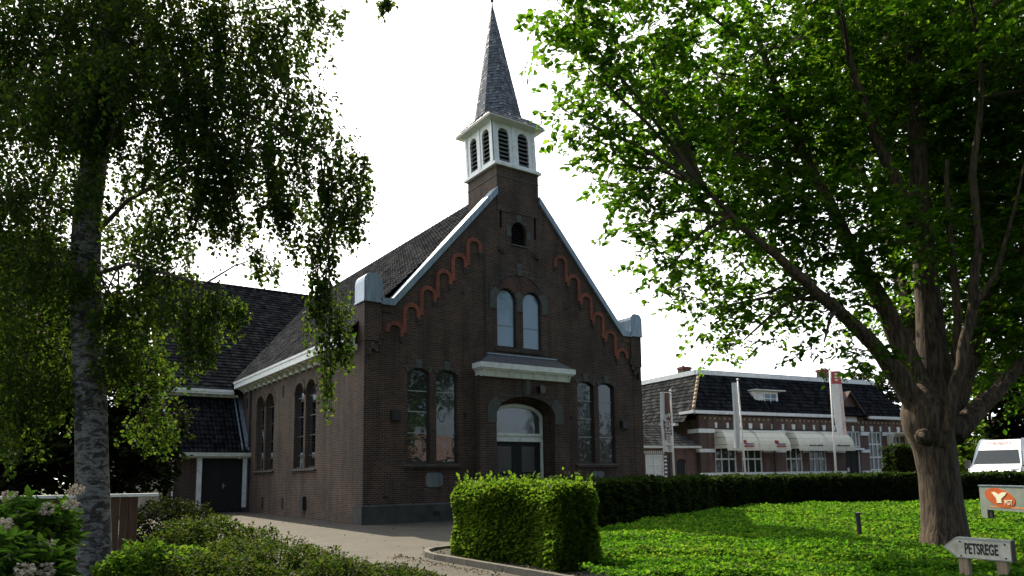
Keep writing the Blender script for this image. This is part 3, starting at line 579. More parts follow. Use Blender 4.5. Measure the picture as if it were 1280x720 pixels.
bf = bf.map(lean).build('belfry', M['white'], church)
b = MB()
for ax_, c in (('x',fx0+.53),('x',fx1-.53),('y',fy0+.53),('y',fy1-.53)):
    b.cut()
    for k in range(8):
        z = 14.14+k*.175
        if ax_ == 'x': b.hexa([(c-.26,fy0+.0,z),(c+.26,fy0+.0,z),(c+.26,fy0+.02,z+.0),(c-.26,fy0+.02,z)], [(c-.26,fy0+.12,z+.14),(c+.26,fy0+.12,z+.14),(c+.26,fy0+.14,z+.14),(c-.26,fy0+.14,z+.14)])
        else: b.hexa([(fx0+.0,c-.26,z),(fx0+.0,c+.26,z),(fx0+.02,c+.26,z),(fx0+.02,c-.26,z)], [(fx0+.12,c-.26,z+.14),(fx0+.12,c+.26,z+.14),(fx0+.14,c+.26,z+.14),(fx0+.14,c-.26,z+.14)])
b.map(lean).each('louvre', M['louvre'], bf)
MB().box(fx0+.2,fx1-.2,fy0+.2,fy1-.2,14.0,15.7).map(lean).build('belfry_interior', M['dark'], bf)
sc_, sy_ = 6.40, 1.06
ev = MB().hexa([(sc_-1.0,sy_-1.0,15.68),(sc_+1.0,sy_-1.0,15.68),(sc_+1.0,sy_+1.0,15.68),(sc_-1.0,sy_+1.0,15.68)], [(sc_-1.34,sy_-1.34,15.74),(sc_+1.34,sy_-1.34,15.74),(sc_+1.34,sy_+1.34,15.74),(sc_-1.34,sy_+1.34,15.74)])
ev.box(sc_-1.36,sc_+1.36,sy_-1.36,sy_+1.36,15.742,15.80).build('spire_eaves', M['offwhite'], church)
b = MB()
def octo(z):
    t = (z-15.8)/(21.45-15.8); r = .95*(1-max(0,(z-16.2)/(21.45-16.2)))+.03 if z > 16.2 else .98+(16.2-z)*.95
    cx = 6.4-.31*t; f = min(1, max(0, (z-15.8)/.42))
    out = []
    for k in range(8):
        a = R(22.5+45*k); o = Vector((r/math.cos(R(22.5))*math.cos(a), r/math.cos(R(22.5))*math.sin(a), 0))
        sq = Vector((math.copysign(1.36, o.x), math.copysign(1.36, o.y), 0)) if f < 1 else o
        q = sq*(1-f)+o*f; out.append(Vector((cx+q.x, sy_+q.y, z)))
    return out
z = 15.802; dz = .135
while z < 21.4:
    a, c = octo(z), octo(min(z+dz*1.05, 21.45)); 
    for k in range(8):
        p0, p1, q0, q1 = a[k], a[(k+1)%8], c[k], c[(k+1)%8]; w_ = (p1-p0).length; m_ = max(1, round(w_/.14)); n_ = (p1-p0).cross(q0-p0); n_ = n_.normalized() if n_.length > 1e-9 else Vector((0,0,1))
        for j in range(m_):
            s0, s1 = j/m_, (j+1)/m_; e = n_*random.uniform(.012,.028); dn = Vector((0,0,-random.uniform(0,.03) if z > 16.3 else 0))
            b.add([p0.lerp(p1,s0)+e+dn, p0.lerp(p1,s1)+e+dn, q0.lerp(q1,s1), q0.lerp(q1,s0)], [(0,1,2,3)], random.random())
    z += dz
sp = b.build('spire', M['slate'], church)
MB().tube([(6.09,sy_,21.3),(6.085,sy_,21.6),(6.08,sy_,22.5)], [.05,.03,.018]).ball((6.085,sy_,21.72),.08,6).build('finial', M['lead'], sp)

# ---------------------------------------------------------------- restaurant across the side road
rest = thing('restaurant', 'low brick restaurant with dark mansard roof and cream dome awnings beyond the long hedge', 'restaurant', (25.74,8.37,0), -.1486)
wins = [(1.75,3.55),(4.0,5.8),(7.95,9.5),(10.15,11.8),(13.4,15.4),(16.25,17.7),(18.4,19.8)]
wz = [(1.5,4.0)]*4+[(3.25,4.42),(1.6,4.4),(1.6,4.15)]
hl = [rect(a,c,*z) for (a,c),z in zip(wins,wz)] + [rect(13.7,15.3,.05,3.05)]
MB().slab([(.55,0),(20.2,0),(20.2,5.25),(15.9,5.25),(14.35,7.25),(12.8,5.25),(.55,5.25)], hl, front(0), front(.3)).box(.55,.85,.302,9,0,5.0).box(19.9,20.2,.302,9,0,5.2).build('brick_wall', M['brick_pink'], rest)
MB().box(.5,1.25,-.06,1.0,0,5.0).build('corner_pier', M['brick_red'], rest); MB().box(6.9,7.3,-.04,-.002,0,5.0).build('wall_pier', M['brick_pink'], rest)
b = MB()
for z0, z1 in ((4.12,4.38),(2.88,3.1),(1.36,1.58)):
    e = [.46]+[x for (a,c),z in zip(wins,wz) if z[0] < (z0+z1)/2 < z[1] for x in (a-.02,c+.02)]+([13.66,15.34] if z0 < 3 else [])+[20.25]; e.sort()
    for k in range(0,len(e)-1,2): b.box(e[k],e[k+1],-.085,.01,z0,z1)
    b.box(.45,.5,-.08,1.05,z0,z1)
for a in np.arange(1.9,20,.98):
    w_ = .1 if int(a*10)%3 else .17; b.hexa([(a-w_*.7,-.05,4.42),(a+w_*.7,-.05,4.42),(a+w_*.7,.01,4.42),(a-w_*.7,.01,4.42)], [(a-w_,-.05,4.8),(a+w_,-.05,4.8),(a+w_,.01,4.8),(a-w_,.01,4.8)])
b.build('white_stone_band', M['white'], rest)
b = MB()
for a in np.arange(.9,20,.42): b.box(a,a+.12,-.09,.01,5.0,5.12)
b.build('dentil', M['brick_cream'], rest)
MB().box(-.2,12.75,-.45,-.002,5.32,5.52).box(15.95,20.5,-.45,-.002,5.32,5.52).box(-.3,-.02,-.45,.9,5.32,5.5).box(-.6,-.3,1.0,9,4.62,4.78).build('white_eaves', M['white'], rest)
for (a, c), (z0, z1) in zip(wins, wz):
    fr = MB().slab(rect(a,c,z0,z1), [rect(a+.09,c-.09,z0+.09,z1-.09)], front(.06), front(.16)); n_ = 5 if z1-z0 < 1.5 else (3 if a > 16 else 3)
    for k in range(1,n_): x = a+(c-a)*k/n_; fr.box(x-.03,x+.03,.07,.15,z0+.09,z1-.09)
    for z in ([2.45] if a < 12 else ([2.55,3.5] if a > 16 else [])): fr.box(a+.09,c-.09,.065,.155,z-.05,z+.05)
    fr = fr.build('window', M['white'], rest); MB().slab(rect(a+.05,c-.05,z0+.05,z1-.05), [], front(.13), front(.145)).build('pane', M['glass'], fr)
d_ = MB().box(13.7,15.3,.15,.2,.05,3.05).box(14.48,14.52,.13,.15,.05,3.0).build('entrance_door', M['door'], rest)
MB().box(13.66,13.78,.08,.15,.05,3.0).box(15.2,15.32,.08,.15,.05,3.0).box(13.5,15.5,-.2,.1,3.06,3.2).build('door_frame', M['white'], d_)
MB().box(14.0,14.2,.125,.15,1.5,1.8).build('notice', M['flag_white'], d_)
# dome awnings
for k, (a, c) in enumerate([(1.72,4.42),(4.44,7.2),(7.95,10.66),(10.68,13.3)]):
    vs = []; fs = []; n = 9
    for i in range(n):
        t = math.pi/2*i/(n-1); y, z = -.08-1.1*math.sin(t), 3.1+1.25*math.cos(t); ins = .5*(1-math.sin(t))**1.5
        vs += [(a+ins,y,z),(a+ins+.02,y-.01,z),(c-ins-.02,y-.01,z),(c-ins,y,z),(a,-.02,z),(c,-.02,z)]
    for i in range(n-1):
        o, p = i*6, i*6+6; fs += [(o,o+1,p+1,p),(o+1,o+2,p+2,p+1),(o+2,o+3,p+3,p+2),(o+4,o,p,p+4),(o+3,o+5,p+5,p+3)]
    aw = MB().add(vs, fs).box(a,c,-1.185,-1.16,2.96,3.1).build('awning', M['awning'], rest)
    rb = MB()
    for i in (0,3,5,7): rb.tube([(a,-.03,vs[i*6][2]), vs[i*6]], .012, 4); rb.tube([vs[i*6], vs[i*6+3]], .012, 4)
    rb.box(a,c,-.1,-.0,4.36,4.44).build('awning_rib', M['post_wood'] if k > 9 else M['frame_dark'], aw)
    xm = c-.95
    if k < 2:
        y0 = -1.1
        MB().box(xm-.42,xm-.18,y0-.12,y0+.02,3.42,3.62).cut().box(xm-.32,xm+.45,y0-.14,y0-.0,3.2,3.28).each('awning_logo', M['red'], aw)
        MB().box(xm-.2,xm+.45,y0-.13,y0+.02,3.36,3.42).build('logo_bar', M['navy'], aw)
    else:
        l = MB(); x = xm-.8
        while x < xm+.4: w_ = random.uniform(.04,.12); l.box(x,x+w_,-1.2,-1.1,3.28,3.33+random.uniform(0,.05)); x += w_+.04
        l.build('awning_script', M['stone'], aw)
aw = MB().hexa([(18.3,-.05,4.1),(20.4,-.05,4.1),(20.4,-.02,4.1),(18.3,-.02,4.1)], [(18.2,-.75,4.28),(20.5,-.75,4.28),(20.5,-.75,4.36),(18.2,-.75,4.36)]).build('folded_awning', M['awning'], rest)
MB().hexa([(18.2,-.06,3.2),(18.3,-.06,3.2),(18.3,-.03,3.2),(18.2,-.03,3.2)], [(18.2,-.7,4.25),(18.3,-.7,4.25),(18.3,-.03,4.3),(18.2,-.03,4.3)]).cut().hexa([(20.2,-.06,3.2),(20.3,-.06,3.2),(20.3,-.03,3.2),(20.2,-.03,3.2)], [(20.2,-.7,4.25),(20.3,-.7,4.25),(20.3,-.03,4.3),(20.2,-.03,4.3)]).each('awning_side', M['awning'], aw)
# mansard roof
V_ = Vector((0,1.6,2.65)); L_ = V_.length; V_ = V_/L_*.3
hipx = lambda z: -.15+(z-5.45)*(1.95/2.65)
tile_roof('mansard_roof', (-.3,-.4,5.5), (.25,0,0), V_, 84, 10, M['tile_dark'], rest, clip=lambda c: (c[:,0] > hipx(c[:,2])) & (c[:,0] < 20.45-(c[:,2]-5.45)*.72), amp=.02, lift=.05)
Vs = Vector((2.2,0,3.35)).normalized()*.3
tile_roof('mansard_roof', (-.5,-.5,4.8), (0,.25,0), Vs, 40, 13, M['tile'], rest, clip=lambda c: c[:,1] > np.where(c[:,2] > 5.4, -.35+(c[:,2]-5.45)*.62, .12), amp=.025, lift=.05)  # lighter tiles than the front slope, painting in the sunlit side
MB().add([(-.1,-.33,5.44),(20.4,-.33,5.44),(18.5,1.25,8.1),(1.75,1.25,8.1)], [(0,1,2,3)]).add([(-.4,.7,4.8),(1.78,1.3,8.1),(1.78,9.5,8.1),(-.4,9.5,4.8)], [(0,1,2,3)]).add([(20.4,-.3,5.44),(20.4,9.5,5.44),(18.5,9.5,8.1),(18.5,1.3,8.1)], [(0,1,2,3)]).add([(1.7,1.3,8.3),(18.5,1.3,8.3),(18.5,9.5,8.3),(1.7,9.5,8.3)], [(0,1,2,3)]).add([(20.2,9.4,0),(.5,9.4,0),(.5,9.4,8),(20.2,9.4,8)], [(0,1,2,3)]).build('roof_deck', M['tile_dark'], rest)
b = MB()
for k in range(9): t0, t1 = k/9, (k+1.15)/9; P = lambda t: (-.18+1.95*t, -.38+1.62*t, 5.56+2.62*t); b.tube([P(t0),P(t1)], [.12,.1], 7)
b.build('hip_tiles', M['post_wood'], rest, True)
MB().box(1.55,18.75,1.1,1.35,8.08,8.4).box(1.5,1.8,1.352,9.5,8.08,8.4).box(18.5,18.8,1.352,9.5,8.08,8.4).build('white_roof_edge', M['white'], rest)
for x, y, z in ((3.6,4.9,9.2),(14.8,2.4,9.25)):
    c = MB().box(x-.36,x+.36,y-.3,y+.3,7.5,z).build('chimney', M['brick_pink'], rest); MB().box(x-.42,x+.42,y-.36,y+.36,z-.18,z-.05).build('chimney_cap', M['terracotta'], c)
    MB().tube([(x-.1,y,z-.05),(x-.1,y,z+.12)], .08).build('chimney_pot', M['terracotta'], c)
dm = MB().box(5.75,7.6,.1,1.0,5.95,7.0).hexa([(5.3,.2,6.95),(5.75,.1,5.95),(5.75,1,5.95),(5.3,1.2,6.95)], [(5.4,.2,7.0),(5.76,.1,7.0),(5.76,1,7.0),(5.4,1.2,7.0)]).build('dormer', M['white'], rest)
fr = MB().slab(rect(6.3,7.5,6.1,6.9), [rect(6.38,6.86,6.18,6.84), rect(6.94,7.42,6.18,6.84)], front(.06), front(.09)).box(6.38,7.42,.065,.09,6.5,6.54).build('dormer_window', M['white'], dm)
MB().box(6.35,7.45,.085,.095,6.15,6.85).build('pane', M['glass_sky_tint'], fr)
MB().box(5.25,8.0,-.25,1.3,7.02,7.1).build('dormer_roof', M['offwhite'], dm)
MB().hexa([(12.6,-.3,5.3),(12.75,-.3,5.3),(12.75,.6,5.3),(12.6,.6,5.3)], [(14.32,-.3,7.3),(14.36,-.3,7.22),(14.36,1.0,7.22),(14.32,1.0,7.3)]).hexa([(16.1,-.3,5.3),(15.95,-.3,5.3),(15.95,.6,5.3),(16.1,.6,5.3)], [(14.38,-.3,7.3),(14.34,-.3,7.22),(14.34,1.0,7.22),(14.38,1.0,7.3)]).build('gable_verge', M['brick_red'], rest)
MB().hexa([(12.7,.302,5.3),(16,.302,5.3),(16,1.2,5.3),(12.7,1.2,5.3)], [(14.3,.302,7.2),(14.4,.302,7.2),(14.4,1.3,7.2),(14.3,1.3,7.2)]).build('gable_roof', M['tile_dark'], rest)
MB().box(13.6,15.1,-.05,-.004,5.08,5.52).build('white_name_stone', M['white'], rest)
MB().tube([(6.8,-.12,0),(6.8,-.12,5.3)], .045, 6).build('downpipe', M['lead'], rest)
# low annex to its left
an = MB().slab([(-6,0),(.48,0),(.48,3.1),(-6,3.1)], [rect(-3.5,-2.1,1.2,2.75), arch_loop(-1.15,-.35,.05,2.2,2.5)], front(.3), front(.55)).build('annex', M['brick_pink'], rest)
fr = MB().slab(rect(-3.5,-2.1,1.2,2.75), [rect(-3.42,-2.18,1.28,2.67)], front(.33), front(.42)).box(-2.83,-2.77,.34,.41,1.28,2.67).box(-3.42,-2.18,.335,.415,2.1,2.16).build('window', M['white'], an)
MB().box(-3.45,-2.15,.39,.4,1.25,2.7).build('pane', M['curtain'], fr)
b = MB()
for k in range(11): b.box(-3.65+k*.15,-3.58+k*.15,.27,.299,2.78,2.98)
for k in range(6): b.box(-2.08,-1.9,.27,.299,1.35+k*.24,1.47+k*.24)
b.build('white_brick_quoin', M['white'], an)
MB().box(-1.1,-.4,.4,.45,.05,2.45).build('annex_door', M['door'], an)
Va = Vector((0,2.2,1.6)).normalized()*.28
tile_roof('annex_roof', (-6.2,0.0,3.3), (.22,0,0), Va, 32, 9, M['tile'], an, clip=lambda c: c[:,0] < .6-(c[:,2]-3.3)*.9, amp=.025, lift=.04)
MB().add([(-6.2,0.05,3.26),(.5,.05,3.26),(-.9,2.2,4.8),(-6.2,2.2,4.8)], [(0,1,2,3)]).add([(.5,.05,3.26),(.5,4,3.26),(-.9,2.2,4.8)], [(0,1,2)]).build('annex_deck', M['tile_dark'], an)
MB().box(-6.2,.6,-.1,.02,3.14,3.28).build('annex_gutter', M['offwhite'], an)
MB().tube([(-1.7,.2,0),(-1.7,.2,3.15)], .045, 6).build('downpipe', M['lead'], an)

# ---------------------------------------------------------------- flagpoles
def flagpole(uv0, uv1, F, label, side, w, ztop, zbot, cols, kind):
    p0 = at(*uv0, F); p1 = at(*uv1, F); base = Vector((p0.x, p0.y, 0)); h = p1.z
    tilt = (Vector((p1.x,p1.y,0))-Vector((p0.x,p0.y,0)))
    r = thing('flagpole', label, 'flagpole', base, 0, 'flagpoles in front of the restaurant')
    ax = lambda z: Vector((tilt.x*z/h, tilt.y*z/h, z))
    MB().tube([ax(0),ax(h*.5),ax(h)], [.065,.055,.04], 10).build('pole', M['pole'], r, True)
    MB().ball(ax(h+.04), .075, 6).build('pole_ball', M['pole'], r, True)
    e = rgt*side; e.z = 0; e.normalize(); nrm = Vector((-e.y, e.x, 0))
    def fp(a, b, off=0):        # a across, b down
        z = ztop+(zbot-ztop)*b; q = ax(z)+e*(.06+w*a*(1+.1*math.sin(b*4))) + nrm*(.09*math.sin(a*7+b*3)*(.3+b)+off) + e*(.16*b*b if kind == 'limp' else -.0)
        q += Vector((0,0,-.05*a*math.sin(b*5))); return q
    def patch(a0, a1, b0, b1, off, nm_, m_, parent, na=8, nb=16):
        vs = [fp(a0+(a1-a0)*i/na, b0+(b1-b0)*j/nb, off+s) for s in (-.004,.004) for j in range(nb+1) for i in range(na+1)]; k = (na+1)*(nb+1); fs = []
        for s in (0,k):
            for j in range(nb):
                for i in range(na): o = s+j*(na+1)+i; fs.append((o,o+1,o+na+2,o+na+1))
        return MB().add(vs, fs).build(nm_, m_, parent, True)
    fl = patch(0, 1, 0, 1, 0, 'flag', M[cols[0]], r)
    MB().tube([ax(ztop+.02), fp(1,0)+Vector((0,0,.02))], .014, 5).build('flag_arm', M['pole'], r)
    return r, fl, fp, patch
r, fl, fp, patch = flagpole((843,597),(838,489.5),40,'flagpole with half brown, half white flag and sideways lettering, nearest the church',-1,.52,6.0,2.72,('flag_white',),'flat')
patch(-.02, .52, .0, .72, .012, 'brown_stripe', M['brown'], fl); patch(-.02,.52,.0,.72,-.012,'brown_stripe', M['brown'], fl)
for off in (-.022,.022):
    for (bd, size, a, b0, mm) in (('Ruiters', .5, .36, .62, 'flag_white'), ('zalencentrum', .17, .66, .62, 'brown')):
        tx = text_into(bd, size, Matrix.Identity(4), 'flag_lettering', M[mm], fl, bold=.012, extrude=.0)
        for v in tx.data.vertices:
            x, y = v.co.x, v.co.y; v.co = fp(a-y/.52*1.0 if False else a+y/.52, b0-x/3.3*1.25, off)
for k in range(2): patch(.5+.0*k,.95,.86+k*.07,.89+k*.07,-.014,'flag_dash',M['brown'],fl,4,2)
r, fl, fp, patch = flagpole((933,597),(922,475.5),41,'flagpole with a narrow white flag wrapped along the pole, standing before the first awnings',-1,.3,6.6,2.9,('flag_white',),'limp')
patch(.2,.8,.8,.84,-.014,'flag_dash',M['navy'],fl,4,3); patch(.1,.7,.9,.93,-.014,'flag_dash',M['navy'],fl,4,3)
r, fl, fp, patch = flagpole((1045,594),(1037,462),42,'tall flagpole with a red topped white flag hanging limp, farthest from the church',1,.55,7.35,3.6,('flag_white',),'limp')
patch(-.02,1.02,-.0,.19,-.014,'red_flag_top',M['flag_red'],fl); patch(.72,1.02,.19,1.0,-.014,'pink_stripe',M['flag_pink'],fl)
l = [patch(.35,.6,.03+k*.045,.055+k*.045,-.022,'flag_letter',M['flag_white'],fl,3,2) for k in range(3)]

# ---------------------------------------------------------------- van
vb = at(1240,580,33.5); van = thing('delivery_van', 'white high roof delivery van with dark windscreen and small red lettering', 'van', (vb.x, vb.y, 0), .2)
prof = [(0,.35),(-.02,.75),(.06,1.05),(.22,1.42),(.95,1.76),(1.62,2.5),(1.78,2.64),(2.15,2.9),(2.7,2.98),(6.0,2.98),(6.08,2.88),(6.1,.4),(5.4,.35),(1.4,.35)]
hw = lambda z: 1.03-.2*max(0,(z-1.2)/1.75)**1.5
b = MB(); n = len(prof)
b.add([(x,-hw(z),z) for x,z in prof]+[(x,hw(z),z) for x,z in prof], [(i,(i+1)%n,n+(i+1)%n,n+i) for i in range(n)]+[tuple(range(n)), tuple(range(2*n-1,n-1,-1))])
bo = b.build('van_body', M['van'], van); bv = bo.modifiers.new('bevel','BEVEL'); bv.width = .07; bv.segments = 3; bv.limit_method = 'ANGLE'
def on_front(x0,z0,x1,z1,w0,w1,off=.035):
    d = Vector((x1-x0,0,z1-z0)).normalized(); nn = Vector((-d.z,0,d.x))*off
    return [Vector((x0,-w0,z0))+nn,Vector((x0,w0,z0))+nn,Vector((x1,w1,z1))+nn,Vector((x1,-w1,z1))+nn], nn
q, nn = on_front(1.0,1.8,1.58,2.44,.93,.8,.02); MB().hexa([v-nn for v in q], q).build('windscreen', M['glass_van'], van)
for s_ in (-1,1):
    y = lambda z, o=.012: s_*(hw(z)+o)
    P = [(1.25,1.78),(2.6,1.72),(2.6,2.4),(1.75,2.4)]; MB().hexa([(x,y(z,-.02),z) for x,z in P], [(x,y(z),z) for x,z in P]).build('side_window', M['glass'], van)
    MB().hexa([(.15,s_*.62,1.28),(.35,s_*.98,1.25),(.67,s_*1.045,1.58),(.4,s_*.66,1.5)], [(.05,s_*.62,1.28),(.23,s_*1.03,1.25),(.55,s_*1.06,1.61),(.3,s_*.66,1.55)]).build('headlight', M['lamp'], van)
    MB().tube([(1.3,s_*1.0,1.7),(1.22,s_*1.2,1.75)], .04, 6).box(1.15,1.3,min(s_*1.12,s_*1.34),max(s_*1.12,s_*1.34),1.6,2.0).build('mirror', M['plastic'], van)
    for x in (1.0,4.9):
        w_ = MB().tube([(x,s_*.78,.36),(x,s_*1.02,.36)], .36, 20).build('wheel', M['rubber'], van); MB().tube([(x,s_*1.0,.36),(x,s_*1.035,.36)], .2, 14).build('rim', M['zinc'], w_)
MB().box(-.06,.05,-.95,.95,.4,.72).box(-.03,.1,-.5,.5,.85,1.05).build('bumper', M['plastic'], van)
dd = Vector((.37,0,.26)).normalized(); nn = Vector((-dd.z,0,dd.x))
text_into('Transport', .24, frame(Vector((1.97,0,2.78))+nn*.045, (0,-1,0), dd), 'van_lettering', M['red'], van, bold=.006, extrude=.002)

# ---------------------------------------------------------------- signs
A, B_ = at(1225,608,20.4), at(1280,609,18.6); ex = (B_-A); ex.z = 0; ex.normalize(); sg = thing('church_notice_board', 'grey notice board with an orange oval and white bird emblem lettered PGT', 'notice board', (A.x,A.y,0), math.atan2(ex.y,ex.x))
bd = MB().box(0,2.3,-.03,.03,.46,1.1).build('sign_panel', M['board'], sg); MB().box(-.02,2.32,-.05,.05,1.1,1.125).build('top_rail', M['zinc'], bd)
for x0 in (0,2.03): MB().box(x0,x0+.27,-.029,.029,.05,.46).build('panel_leg', M['board'], sg)
for x0 in (.3,1.78): MB().box(x0,x0+.12,.0,.06,.0,.46).build('support_post', M['iron'], sg)
el = []
for k in range(32): a = 2*math.pi*k/32; x, z = .62*math.cos(a), .235*math.sin(a); el.append((.86+x*math.cos(-.16)-z*math.sin(-.16), .8+x*math.sin(-.16)+z*math.cos(-.16)))
ov = MB().slab(el, [], front(-.042), front(-.03)).build('orange_oval', M['orange'], bd)
bird = [(.55,.94),(.68,.945),(.78,.9),(.84,.87),(.9,.91),(1.02,.945),(1.19,.94),(1.1,.86),(.95,.78),(.94,.7),(.96,.66),(.74,.66),(.76,.73),(.72,.8),(.62,.88)]
MB().slab(bird, [], front(-.055), front(-.042)).build('bird_emblem', M['pale'], ov)
text_into('PGT', .17, frame((1.22,-.05,.68),(1,0,0),(0,0,1)), 'lettering', M['pale'], ov, bold=.004)
l = MB(); x = .4
while x < 1.9: w_ = random.uniform(.02,.05); l.box(x,x+w_,-.035,-.03,.535,.575); x += w_+.016
l.build('small_print', M['orange_txt'], bd)
A, B_ = at(1184,683,9.3), at(1266,688,8.75); ex = (B_-A); ex.z = 0; Lg = ex.length; ex.normalize(); zc = (A.z+B_.z)/2
st = thing('street_name_sign', 'cream arrow shaped street sign with dark capitals on two stub posts', 'street sign', (A.x,A.y,0), math.atan2(ex.y,ex.x))
hh = .125; p = [(-.03,zc+.0),(.12,zc-hh),(Lg,zc-hh-.01),(Lg,zc+hh-.01),(.12,zc+hh)]
bd = MB().slab(p, [], front(-.05), front(.07)).build('arrow_board', M['sign_edge'], st)
pi = [(.0,zc),(.13,zc-hh+.012),(Lg-.006,zc-hh+.002),(Lg-.006,zc+hh-.045),(.13,zc+hh-.03)]
fc = MB().slab(pi, [], front(-.056), front(-.05)).build('sign_face', M['sign'], bd)
MB().box(Lg+.001,Lg+.008,-.052,.072,zc-hh-.01,zc+hh-.01).build('sign_end', M['maroon'], bd)
text_into('PETSREGE', .178, frame((.165+(Lg-.25)/2,-.058,zc-.012),(1,0,-.008),(0,0,1)), 'sign_lettering', M['black'], fc, bold=.0045, extrude=.002, xs=(Lg-.25)/(.178*5.6))
b = MB()
for x, z in ((.17,zc-hh+.03),(.17,zc+hh-.05),(Lg-.06,zc-hh+.03),(Lg-.06,zc+hh-.06)): b.tube([(x,-.05,z),(x,-.062,z)], .011, 8)
b.build('screw', M['iron'], fc)
MB().box(.13,.24,-.04,.05,0,zc-hh-.005).build('sign_post', M['post_wood'], st); MB().box(Lg-.17,Lg-.06,-.04,.05,0,zc-hh-.012).build('sign_post', M['post_wood'], st)
pp = at(1074,664,16.2); tag(MB().tube([(0,0,0),(.01,0,.3),(.0,.01,.62)], [.055,.05,.05], 8).box(-.06,.06,-.05,.05,.62,.65).build('marker_post', M['iron']), 'small black marker post standing alone in the green ground cover', 'post').location = (pp.x,pp.y,0)

# ---------------------------------------------------------------- fence and house at the left
A, B_ = at(-60,622,13.2), at(178,617.5,14.4); ex = (B_-A); ex.z = 0; Lg = ex.length
fe = thing('board_fence', 'brown vertical board fence with a white capping rail behind the birch', 'fence', (A.x,A.y,0), math.atan2(ex.y,ex.x))
b = MB(); x = 0
while x < Lg-.1: b.box(x,x+.15,-.015+random.uniform(-.004,.004),.015,.03,1.25,random.random()); x += .158
b.build('fence_boards', M['wood'], fe); MB().box(-.1,Lg+.28,-.1,.1,1.255,1.31).build('capping_rail', M['white'], fe)
for x in (.4,Lg*.5,Lg-.2): MB().box(x-.06,x+.06,.02,.13,0,1.25).build('fence_post', M['wood'], fe)
hp = at(98,620,33); ho = thing('neighbour_house', 'cream brick house mostly hidden behind the shade trees left of the church porch', 'house', (hp.x,hp.y,0), -.25)
MB().slab(rect(0,3.4,0,3.0), [rect(1.4,2.4,1.0,2.3)], front(0), front(.25)).box(0,.25,.252,7,0,3.0).box(3.15,3.4,.252,7,0,3).build('house_wall', M['brick_cream'], ho)
MB().hexa([(-.3,-.3,2.95),(3.7,-.3,2.95),(3.7,7,2.95),(-.3,7,2.95)], [(1.65,-.3,4.9),(1.75,-.3,4.9),(1.75,7,4.9),(1.65,7,4.9)]).build('house_roof', M['tile_dark'], ho)
fr = MB().slab(rect(1.4,2.4,1.0,2.3), [rect(1.5,2.3,1.1,2.2)], front(.05), front(.12)).box(1.35,2.45,-.06,.05,.93,1.0).build('window', M['white'], ho); MB().box(1.45,2.35,.08,.09,1.05,2.25).build('pane', M['glass'], fr)

